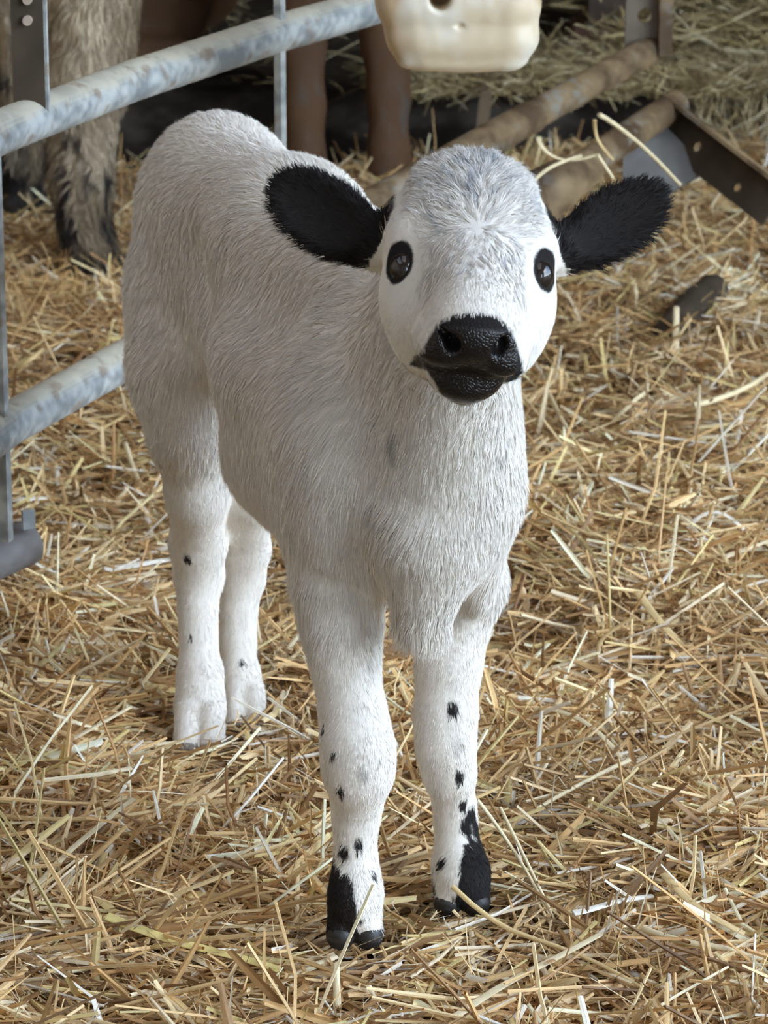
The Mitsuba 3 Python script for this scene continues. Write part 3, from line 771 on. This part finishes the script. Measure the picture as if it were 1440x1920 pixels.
scene['mineral_lick__twine'] = mikit.ply(tw, 'twine_stuff', smooth=True); labels['mineral_lick__twine'] = {'label': 'brown twine'}

# the fallen feed barrier on the right
thing('feed_barrier', 'rusty brown steel feed barrier of round pipes lying tilted before the kerb', 'barrier')
a0, a1 = A(630, 424, 4.98), A(1222, 92, 5.85)
scene['feed_barrier__rail'] = mikit.ply(pipe([a0, (a0 + a1) / 2, a1], .0240), 'rusty_steel', smooth=40)
labels['feed_barrier__rail'] = {'label': 'upper pipe behind the calf\'s head'}
cl = a0 + (a1 - a0) * .585
d_ = (a1 - a0) / np.linalg.norm(a1 - a0)
scene['feed_barrier__sleeve'] = mikit.ply(pipe([cl - d_ * .55, cl - d_ * .25, cl], .0268), 'rusty_steel', smooth=40); labels['feed_barrier__sleeve'] = {'label': 'sleeve around the upper pipe'}
b0, b1 = A(975, 392, 5.12), A(1266, 196, 5.72)
scene['feed_barrier__rail_001'] = mikit.ply(pipe([b0, (b0 + b1) / 2, b1], .0240), 'rusty_steel', smooth=40); labels['feed_barrier__rail_001'] = {'label': 'lower pipe with grey wear'}
scene['feed_barrier__elbow'] = mikit.ply(pipe([A(1100, 318, 5.32), A(1060, 338, 5.25), A(1022, 362, 5.2), A(1000, 400, 5.2), A(990, 460, 5.22)], [.028, .036, .042, .042, .040]), 'rusty_steel', smooth=60); labels['feed_barrier__elbow'] = {'label': 'stout brown elbow'}
# upright lug with an eye at the upper pipe's end
lp = A(1205, 28, 5.84); w_ = pxs(68, lp)
pl = sbox(-w_ / 2, -pxs(78, lp), w_ / 2, .30).difference(hole(pxs(3, lp), 0, pxs(14, lp)))
scene['feed_barrier__end_plate'] = mikit.ply(plate(pl, .008, lp, [1, .12, 0], [0, -.05, 1]), 'rusty_pale'); labels['feed_barrier__end_plate'] = {'label': 'upright plate with a round eye'}
scene['rusty_pale'] = {'type': 'principled', 'base_color': proc(lambda p, n, uv: mix((.10, .075, .05), (.20, .165, .125), fbm(p.x * 24, p.y * 24, p.z * 24, 3))), 'roughness': .6, 'metallic': .1}
rp = lp + np.array([w_ / 2 - .004, -.02, 0])
scene['feed_barrier__end_plate__rib'] = mikit.ply(bx(rp + [0, -.012, -pxs(72, lp)], rp + [.022, .03, .30]), 'rusty_steel')
# angle iron running down to the right
g0, g1 = A(1262, 188, 5.70), A(1475, 352, 5.50)
gd_ = (g1 - g0) / np.linalg.norm(g1 - g0)
dn = np.cross(gd_, [0, 1, 0.0]); dn = dn if dn[2] < 0 else -dn
ln = np.linalg.norm(g1 - g0)
web = sbox(0, 0, ln, .072).difference(hole(.09, .036, .0085)).difference(hole(.20, .048, .0075))
scene['feed_barrier__angle_iron'] = mikit.ply(plate(web, .006, g0 + [0, .002, 0], gd_, dn), 'dark_steel'); labels['feed_barrier__angle_iron'] = {'label': 'dark angle iron with bolt holes'}
up = np.cross(gd_, dn); up = up if up[1] < 0 else -up
scene['feed_barrier__angle_iron__flange'] = mikit.ply(plate(sbox(0, -.004, ln, .034), .006, g0 - dn * .004, gd_, up), 'rusty_steel')
gs = [A(1170, 300, 5.62), A(1240, 235, 5.66), A(1330, 330, 5.6), A(1250, 370, 5.56), A(1170, 345, 5.58)]
e1_ = gs[2] - gs[0]; e1_ /= np.linalg.norm(e1_); e2_ = gs[1] - gs[0]; e2_ -= e1_ * (e1_ @ e2_); e2_ /= np.linalg.norm(e2_)
from shapely.geometry import Polygon
gp = Polygon([((g - gs[0]) @ e1_, (g - gs[0]) @ e2_) for g in gs])
scene['feed_barrier__gusset_plate'] = mikit.ply(plate(gp.buffer(0), .008, gs[0] + [0, .03, 0], e1_, e2_), 'grey_slab'); labels['feed_barrier__gusset_plate'] = {'label': 'grey gusset plate'}
scene['grey_slab'] = {'type': 'principled', 'base_color': proc(lambda p, n, uv: mix((.12, .115, .11), (.22, .215, .21), fbm(p.x * 30, p.y * 30, p.z * 30, 3))), 'roughness': .8}
# short dark pipe in the straw on the right
s0_, s1_ = A(1262, 598, 5.52), A(1338, 542, 5.70)
thing('dark_pipe', 'short dark pipe half buried in the straw on the right', 'pipe', mikit.ply(pipe([s0_ - (s1_ - s0_) * .1 - [0, 0, .02], (s0_ + s1_) / 2, s1_], .026), 'dark_steel', smooth=40))
# timber behind the kerb; hanging straw built as a flat lath
scene['old_timber'] = {'type': 'principled', 'base_color': proc(lambda p, n, uv: mix((.035, .024, .018), (.11, .075, .05), fbm(p.x * 8, p.y * 20, p.z * 50, 3))), 'roughness': .85}
tA, tB = A(1092, 100, 7.25), A(1172, -60, 7.25)
thing('timber_block', 'dark timber block standing behind the kerb beside the plate with the eye', 'timber')
zt0 = A(1130, 52, 7.2)[2]
scene['timber_block__post'] = mikit.ply(bx([tA[0] + .01, 7.22, zt0], [tB[0], 7.34, .62]), 'old_timber')
scene['timber_block__rail'] = mikit.ply(bx([tA[0] - .02, 7.20, .196], [tB[0] + .03, 7.36, zt0 - .002]), 'red_timber'); labels['timber_block__rail'] = {'label': 'reddish brown lower board'}
scene['red_timber'] = {'type': 'principled', 'base_color': proc(lambda p, n, uv: mix((.09, .045, .03), (.17, .09, .06), fbm(p.x * 8, p.y * 20, p.z * 50, 3))), 'roughness': .85}
q0, q1 = A(902, 262, 6.86), A(917, 122, 6.96)
qq = (q1 - q0); ql = np.linalg.norm(qq)
thing('straw_wisp', 'narrow brown lath leaning on the kerb under the mineral lick', 'wisp', mikit.ply(plate(sbox(0, -.012, ql, .012), .008, q0 + [0, 0, 0], qq, [1, 0, 0]), 'wisp_skin'))
scene['wisp_skin'] = {'type': 'principled', 'base_color': proc(lambda p, n, uv: mix((.11, .075, .045), (.20, .145, .09), fbm(p.x * 60, p.y * 10, p.z * 6, 3))), 'roughness': .85}

# hay on the feed passage behind the kerb
def hay_h(x, y):
    p = np.stack([x, y, np.zeros_like(x)], -1)
    heap = sstep(.10, .95, x + .25 * (y - 7.4)) * sstep(6.95, 7.9, y)
    return .192 + .02 + .07 * meshkit.fbm(p * 2.2, 3, 17) * sstep(6.9, 7.5, y) + .30 * heap + .10 * heap * meshkit.fbm(p * 5, 3, 18)
hr2 = np.random.default_rng(8)
HAY = np.array([[.56, .45, .23], [.68, .56, .32], [.38, .29, .14], [.80, .70, .47], [.22, .16, .08]])
def hay(n, x0, x1, y0, y1, r, prof='leaf', Lr=(.05, .22), wr=(.0022, .0045), thick=.05, keep=None):
    x = r.uniform(x0, x1, n); y = y0 + (y1 - y0) * r.random(n) ** 1.3
    if keep is not None: k = keep(x, y, r.random(n)); x, y = x[k], y[k]
    n = len(x)
    L = np.exp(r.uniform(np.log(Lr[0]), np.log(Lr[1]), n)); head = r.uniform(0, 6.283, n); pit = r.normal(-.05, .35, n)
    c = np.stack([x, y, hay_h(x, y) + thick * (r.random(n) - .3)], 1)
    col = HAY[r.choice(5, n, p=[.3, .25, .2, .1, .15])] * r.uniform(.75, 1.2, n)[:, None]
    return straws(c, head, pit, L, r.uniform(*wr, n), r.normal(0, .22, n), r.normal(0, .9, n), col, 3, prof, r)
dense = lambda x, y, u: u < np.where(x > -.02, np.where((y > 7.18) & (y < 7.42) & (x < .62), .12, 1), .16 * (x > -.45))
parts = [hay(6500, -1.4, 1.5, 6.96, 9.3, hr2, keep=dense), hay(5000, .0, 1.5, 6.93, 7.2, hr2, Lr=(.04, .15)), hay(2600, .45, 1.5, 7.1, 8.0, hr2, Lr=(.10, .34), wr=(.005, .010), thick=.11, keep=lambda x, y, u: u < 1)]
# tufts hanging over the kerb's edge
n = 900; x = hr2.uniform(-.02, 1.4, n); k = meshkit.noise(np.stack([x * 5, x * 0, x * 0], 1), 3) > .5; x = x[k]; n = len(x)
c = np.stack([x, np.full(n, 6.975), .195 - hr2.uniform(-.01, .09, n) * (1)], 1)
parts.append(straws(c, hr2.normal(-1.57, .5, n), hr2.normal(-1.1, .35, n), hr2.uniform(.06, .16, n), hr2.uniform(.002, .004, n), hr2.normal(0, .3, n), hr2.normal(0, .8, n), HAY[hr2.integers(0, 5, n)], 3, 'leaf', hr2))
V, F, C = join(parts)
thing('hay', 'dull green-brown hay heaped along the feed passage behind the kerb', 'hay', custom_ply(V, F, None, C, 'straw_skin'), kind='stuff')
hx, hy = np.arange(-1.6, 1.7, .05), np.arange(7.0, 9.6, .05)
GX, GY = np.meshgrid(hx, hy, indexing='ij'); GZ = np.maximum(hay_h(GX, GY) - .03, .19)
i, j = np.meshgrid(np.arange(len(hx) - 1), np.arange(len(hy) - 1), indexing='ij'); n_ = len(hy)
q = np.stack([i * n_ + j, (i + 1) * n_ + j, (i + 1) * n_ + j + 1, i * n_ + j + 1], -1).reshape(-1, 4)
scene['hay_core_shade'] = {'type': 'principled', 'base_color': proc(lambda p, n, uv: mix((.012, .009, .006), (.06, .045, .025), fbm(p.x * 30, p.y * 30, p.z * 30, 4))), 'roughness': .95}  # near-black: the shade between hay strands is put into this colour
scene['hay__core'] = mikit.ply((np.stack([GX, GY, GZ], -1).reshape(-1, 3), q), 'hay_core_shade', smooth=True)

# single straws that stand out in the bedding
lr = np.random.default_rng(3)
def stalk(pts, w, col, key, label, flat=False, cat_='straw', seg=10):
    p = np.asarray(pts, float)
    tt = np.linspace(0, 1, len(p)); ts = np.linspace(0, 1, seg)
    from scipy.interpolate import PchipInterpolator
    c = np.stack([PchipInterpolator(tt, p[:, a])(ts) for a in range(3)], 1)
    m = pipe(c, (w / 2) * (1 - .25 * ts), 9)
    if flat:
        t = np.gradient(c, axis=0); t /= np.linalg.norm(t, axis=1, keepdims=True)
        up = np.array([0, -.35, 1.0]); up /= np.linalg.norm(up)
        v = np.array(m.vertices[:-2]).reshape(seg, 9, 3); d = v - c[:, None]
        v = v - (d @ up)[..., None] * up * .72
        m = trimesh.Trimesh(np.vstack([v.reshape(-1, 3), c[:1], c[-1:]]), m.faces, process=False)
    cc = np.tile(np.asarray(col, float), (len(m.vertices), 1)) * lr.uniform(.9, 1.1, (len(m.vertices), 1))
    thing(key, label, cat_, mikit.ply(m, 'straw_skin', smooth=True, color=cc))
def S_(px, py, z):
    p = ground(px, py, 0.0)
    for _ in range(4): p = ground(px, py, z + .035 + float(ground_h(p[:1], p[1:2])[0]))
    return p
GOLD, PALE, WHITE, YEL, BRN = (.70, .52, .26), (.78, .66, .42), (.84, .80, .70), (.72, .60, .24), (.46, .31, .14)
L = [
 ([S_(200, 1718, .022), S_(330, 1765, .026), S_(430, 1790, .024), S_(525, 1818, .018)], .012, YEL, 'broad yellow stalk lying at the lower left before the calf', True),
 ([S_(848, 1662, .050), S_(960, 1745, .034), S_(1085, 1790, .028), S_(1200, 1850, .02)], .0055, GOLD, 'long golden stalk leaning on the calf\'s right-hand black hoof', False),
 ([S_(640, 1762, .012), S_(644, 1722, .034)], .0075, BRN, 'short brown stub standing before the calf\'s left-hand black hoof', False),
 ([S_(632, 1890, .008), S_(630, 1806, .04)], .0085, PALE, 'thick pale stub standing upright at the bottom left of the front hoof', False),
 ([S_(-40, 1720, .02), S_(60, 1665, .03), S_(120, 1605, .034), S_(190, 1545, .03), S_(250, 1498, .026)], .0085, PALE, 'pale curved leaf stem sweeping up from the left edge', True),
 ([S_(-60, 1520, .02), S_(60, 1535, .03), S_(180, 1535, .03), S_(300, 1518, .026)], .006, GOLD, 'long bent golden stalk at the left edge above the pale leaf stem', False),
 ([S_(-40, 942, .02), S_(40, 936, .03), S_(85, 934, .026)], .012, WHITE, 'broad white stalk end at the left edge above the pipe end', True),
 ([S_(195, 1068, .025), S_(262, 1058, .03), S_(325, 1048, .026)], .013, WHITE, 'short broad white stalk left of the calf\'s hind leg', True),
 ([S_(235, 832, .05), S_(262, 905, .04), S_(292, 965, .03)], .0075, PALE, 'straight pale stalk leaning behind the calf\'s hind leg', False),
 ([S_(1075, 1712, .03), S_(1140, 1695, .036), S_(1222, 1680, .03)], .009, WHITE, 'white bent straw on the bedding right of the front hooves', True),
 ([S_(1195, 1738, .028), S_(1320, 1772, .03), S_(1450, 1808, .024)], .0075, PALE, 'long pale stalk running to the right edge near the bottom', False),
 ([S_(1245, 1640, .045), S_(1320, 1710, .036), S_(1395, 1750, .03)], .010, GOLD, 'thick golden straw slanting down at the lower right', True),
 ([S_(855, 1905, .024), S_(960, 1838, .03), S_(1050, 1792, .034), S_(1125, 1752, .03)], .009, PALE, 'pale flat stalk rising to the right below the golden one', True),
 ([S_(895, 1500, .10), S_(960, 1590, .055), S_(1030, 1715, .012)], .0042, PALE, 'thin pale straw standing slanted beside the right front leg', False),
 ([S_(938, 1515, .085), S_(985, 1610, .05), S_(1040, 1725, .01)], .0040, PALE, 'second thin slanted straw standing beside the right front leg', False),
 ([S_(1003, 1330, .03), S_(1080, 1345, .045), S_(1165, 1420, .03)], .008, PALE, 'folded pale leaf blade on the bedding right of the calf\'s knee', True),
 ([S_(1195, 1110, .05), S_(1245, 1175, .04), S_(1285, 1215, .03)], .012, GOLD, 'broad golden leaf lying on the straw at the right middle', True),
 ([S_(1120, 1250, .01), S_(1122, 1210, .05), S_(1190, 1155, .07)], .007, BRN, 'dull brown bent blade standing in the straw right of the calf', True),
 ([S_(1180, 1425, .04), S_(1070, 1480, .034), S_(950, 1552, .025)], .0055, PALE, 'long straight straw pointing to the calf\'s right front leg', False),
 ([S_(1290, 990, .02), S_(1340, 960, .04), S_(1400, 1000, .03)], .008, WHITE, 'whitish split straw lying near the right edge', True),
 ([S_(1300, 760, .03), S_(1380, 735, .05), S_(1455, 690, .05)], .0095, PALE, 'curved pale stalk at the right edge below the dark pipe', False),
 ([S_(1266, 660, .02), S_(1268, 575, .09)], .0125, PALE, 'flat pale straw standing before the dark pipe', True),
 ([A(1123, 215, 5.1), A(1190, 262, 5.15), A(1275, 346, 5.25)], .0075, PALE, 'long straw standing slanted in front of the lower rusty pipe', False),
 ([S_(150, 560, .03), S_(190, 545, .05), S_(235, 555, .04)], .008, PALE, 'curved pale straw before the spotted cow\'s hoof', False),
 ([S_(5, 715, .02), S_(48, 680, .06), S_(80, 655, .07)], .009, GOLD, 'slanted golden stalk behind the gate\'s lower rail', False),
 ([A(1008, 258, 5.12), A(1025, 285, 5.1), A(1060, 300, 5.12), A(1120, 290, 5.2)],   .008, PALE, 'pale bent straw between the two rusty pipes', True),
 ([A(1000, 340, 5.08), A(1040, 310, 5.1), A(1090, 292, 5.14)], .006, PALE, 'pale straw crossing the brown elbow', False),
 ([A(1115, 225, 5.1), A(1118, 255, 5.12), A(1150, 300, 5.1)], .006, GOLD, 'short golden straw hanging at the top of the slanted one', True),
 ([A(1120, 290, 5.0), A(1150, 335, 5.0)], .006, PALE, 'short pale straw leaning above the calf\'s right-hand ear', False),
 ([S_(1180, 520, .03), S_(1192, 545, .05), S_(1190, 580, .03)], .009, PALE, 'wavy pale straw under the calf\'s right-hand ear', True),
 ([S_(1010, 690, .04), S_(1050, 780, .05), S_(1100, 860, .03)], .0075, PALE, 'pale straw lying right of the calf\'s chest', False),
 ([S_(1150, 790, .03), S_(1205, 740, .045), S_(1210, 700, .05)], .0075, PALE, 'hooked pale straw in the middle of the right side', False),
]
for i, (pts, w, col, lab, fl) in enumerate(L):
    stalk(pts, w, col, 'straw_stalk' + ('' if not i else '_%03d' % i), lab, fl)
# ------------------------------------------------------------------ the grown cattle behind
def beast(res, lo, hi):
    return Field(*[np.arange(a, b, res) for a, b in zip(lo, hi)])
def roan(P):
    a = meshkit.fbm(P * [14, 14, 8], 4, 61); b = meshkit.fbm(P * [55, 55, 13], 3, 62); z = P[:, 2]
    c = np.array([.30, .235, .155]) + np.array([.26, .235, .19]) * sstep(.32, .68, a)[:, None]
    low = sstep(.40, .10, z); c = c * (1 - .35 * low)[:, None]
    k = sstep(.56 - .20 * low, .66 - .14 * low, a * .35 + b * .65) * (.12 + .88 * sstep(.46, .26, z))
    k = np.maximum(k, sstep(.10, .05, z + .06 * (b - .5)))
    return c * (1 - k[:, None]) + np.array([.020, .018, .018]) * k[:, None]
def brown(p, n, uv):
    a = fbm(p.x * 9, p.y * 9, p.z * 5, 4); b = fbm(p.x * 50, p.y * 50, p.z * 16, 3)
    c = mix((.075, .034, .016), (.15, .078, .036), a)
    return mix(c, (.10, .085, .07), smoothstep(.5, .75, b) * smoothstep(.4, .15, p.z) * .8)
scene['roan_hide'] = {'type': 'principled', 'base_color': {'type': 'mesh_attribute', 'name': 'vertex_color'}, 'roughness': .85, 'specular': .2}
scene['brown_hide'] = {'type': 'principled', 'base_color': proc(brown), 'roughness': .8, 'sheen': .2}
def leg(S, j, k=.03):
    P = [A(*q[:3]) if len(q) == 4 else np.array(q[0]) for q in j]
    r = [pxs(q[3], p) if len(q) == 4 else q[1] for q, p in zip(j, P)]
    S.chain(P, r, k)
# spotted cream cow: one foreleg in view, the rest beyond the top and left of the frame
S = beast(.014, (-2.2, 5.2, -.05), (.75, 7.4, 1.75))
leg(S, [((-.50, 6.05, 1.02), .15), ((-.52, 6.03, .78), .115), (172, -20, 6.02, 84), (170, 60, 6.02, 78), (163, 160, 6.02, 70), (154, 260, 6.01, 56), (152, 330, 6.0, 54), (155, 390, 6.0, 46), (162, 440, 6.0, 43), (172, 480, 5.99, 44), (186, 512, 5.97, 36)])
leg(S, [((-.66, 6.55, 1.0), .15), ((-.70, 6.55, .75), .11), (50, 60, 6.56, 60), (40, 220, 6.56, 44), (38, 300, 6.55, 44), (42, 370, 6.55, 34), (45, 410, 6.54, 36), (48, 432, 6.53, 30)])
for dy, dx in ((6.15, -1.78), (6.75, -1.9)):
    leg(S, [((dx, dy, 1.0), .19), ((dx + .08, dy, .72), .12), ((dx - .06, dy, .50), .065), ((dx - .02, dy, .2), .045), ((dx + .03, dy, .06), .05)])
S.ell((-1.15, 6.35, 1.0), (.78, .36, .37), .06)
S.ell((-.62, 6.3, 1.06), (.30, .28, .34), .08); S.ell((-1.8, 6.45, 1.08), (.28, .28, .28), .08)
S.cone((-.50, 6.2, 1.20), .20, (-.05, 6.0, 1.38), .14, .08)
S.cone((-.02, 5.98, 1.42), .12, (.30, 5.88, 1.22), .075, .05)
for s in (-1, 1): S.ell((-.05 + .04 * s, 5.98 + .16 * s, 1.48), (.05, .10, .025), .02)
S.cone((-2.02, 6.47, 1.2), .035, (-2.08, 6.48, .5), .025, .03)
thing('cow', 'cream cow with black-flecked foreleg standing behind the gate at the left', 'cow')
cowm = S.mesh(5)
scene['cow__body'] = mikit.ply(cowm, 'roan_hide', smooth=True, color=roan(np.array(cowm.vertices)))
cr = np.random.default_rng(21)
P_, N_ = hair_coat(cowm, 26000, cr, lambda c, n: (c[:, 0] > -1.0) * (c[:, 2] < .72) * np.where((n * (CAM - c)).sum(1) > -.3, 1, .2) + .002)
k_ = P_[:, 2] > .05; P_, N_ = P_[k_], N_[k_]
fl_ = meshkit.fbm(P_ * 9, 2, 63)
d_h = np.stack([(fl_ - .5) * 1.6, np.zeros(len(P_)), -np.ones(len(P_))], 1)
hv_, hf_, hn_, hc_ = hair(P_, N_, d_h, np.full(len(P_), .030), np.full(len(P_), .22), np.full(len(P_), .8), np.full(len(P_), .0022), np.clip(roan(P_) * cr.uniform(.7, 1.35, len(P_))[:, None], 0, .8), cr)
scene['cow__coat'] = custom_ply(hv_, hf_, hn_, hc_, 'coat_hair'); labels['cow__coat'] = {'kind': 'stuff', 'label': 'rough cream and black leg hair'}
def claws(c, w, d, key, lab=None):
    S = Field(*[np.arange(a - .11, a + .11, .004) for a in c])
    for s in (-1, 1):
        q = np.cross(d, [0, 0, 1.0]) * s * w * .52
        S.cone(c + q + [0, 0, .03], w * .52, c + q + np.array(d) * w * .7, w * .56, .006)
    S.ell(c + [0, 0, -.075], (.2, .2, .045), .002, cut=True)
    scene[key] = mikit.ply(S.mesh(3), 'hoof_horn', smooth=True)
    labels[key] = {'label': lab or 'dark cloven hoof'}
for i, (c, d) in enumerate(((A(193, 528, 5.95), (.6, -.8, 0)), (A(50, 445, 6.52), (.6, -.8, 0)))):
    claws(np.array([c[0], c[1], ground_h(c[0], c[1]) + .03]), .048, np.array(d), 'cow__hoof' + ('' if not i else '_001'))
# brown cow standing with her hind legs before the kerb and her body over the feed passage
S = beast(.016, (-.62, 6.3, -.05), (.55, 9.4, 1.75))
leg(S, [((-.19, 6.95, 1.0), .19), ((-.18, 6.78, .72), .12), (568, -10, 6.86, 50), (566, 80, 6.84, 42), (570, 200, 6.80, 37), (572, 300, 6.78, 36), (572, 350, 6.74, 36), (572, 372, 6.70, 32)])
leg(S, [((.06, 6.95, 1.0), .18), ((.04, 6.78, .70), .11), (722, -10, 6.86, 62), (726, 80, 6.84, 46), (728, 180, 6.82, 38), (728, 280, 6.80, 36), (728, 335, 6.77, 38), (730, 355, 6.74, 34)])
for x in (-.2, .10):
    leg(S, [((x, 8.3, 1.0), .16), ((x, 8.3, .70), .09), ((x, 8.32, .5), .06), ((x, 8.32, .3), .05), ((x, 8.30, .235), .05)])
S.ell((-.06, 7.65, 1.02), (.35, .78, .37), .06); S.ell((-.06, 7.0, 1.08), (.28, .28, .28), .08); S.ell((-.06, 8.2, 1.05), (.27, .30, .33), .08)
S.cone((-.06, 8.35, 1.15), .18, (-.06, 8.8, 1.0), .13, .08); S.cone((-.06, 8.85, .98), .12, (-.06, 9.1, .72), .07, .05)
for s in (-1, 1): S.ell((-.06 + .17 * s, 8.85, 1.04), (.10, .05, .03), .02)
S.cone((-.07, 6.74, 1.18), .035, (-.07, 6.68, .62), .022, .03)
thing('cow_001', 'brown cow with two legs showing between the gate bar and the mineral lick', 'cow')
scene['cow_001__body'] = mikit.ply(S.mesh(5), 'brown_hide', smooth=True)
for i, (px, py, y) in enumerate(((572, 385, 6.68), (731, 362, 6.72))):
    c = A(px, py, y); claws(np.array([c[0], c[1], ground_h(c[0], c[1]) + .035]), .045, np.array([0, 1.0, 0]), 'cow_001__hoof' + ('' if not i else '_001'))
for i, x in enumerate((-.2, .10)):
    claws(np.array([x, 8.29, .235]), .045, np.array([0, 1.0, 0]), 'cow_001__hoof_%03d' % (i + 2))
# brown cow lying on the feed passage, her rump to the right
S = beast(.016, (-2.6, 6.95, .1), (.1, 8.1, 1.3))
S.ell((-1.10, 7.46, .50), (.72, .34, .29), .06); S.ell((-.58, 7.44, .40), (.30, .28, .20), .08); S.ell((-1.67, 7.48, .50), (.26, .32, .30), .08)
S.ell((-1.0, 7.40, .33), (.66, .31, .13), .06)
S.cone((-1.75, 7.48, .72), .16, (-1.98, 7.5, .98), .11, .07); S.cone((-2.0, 7.5, 1.0), .10, (-2.3, 7.5, .88), .065, .05)
S.ell((-2.0, 7.6, 1.06), (.05, .10, .03), .02)
S.cone((-1.6, 7.20, .33), .075, (-1.9, 7.14, .25), .055, .03); S.cone((-1.9, 7.14, .25), .055, (-1.62, 7.10, .232), .04, .02)
S.cone((-.50, 7.22, .36), .15, (-.80, 7.12, .30), .085, .04); S.cone((-.80, 7.12, .29), .07, (-.42, 7.07, .245), .05, .02)
thing('cow_002', 'brown cow lying on the feed passage in the dark behind the gate', 'cow', mikit.ply(S.mesh(5), 'brown_hide', smooth=True))
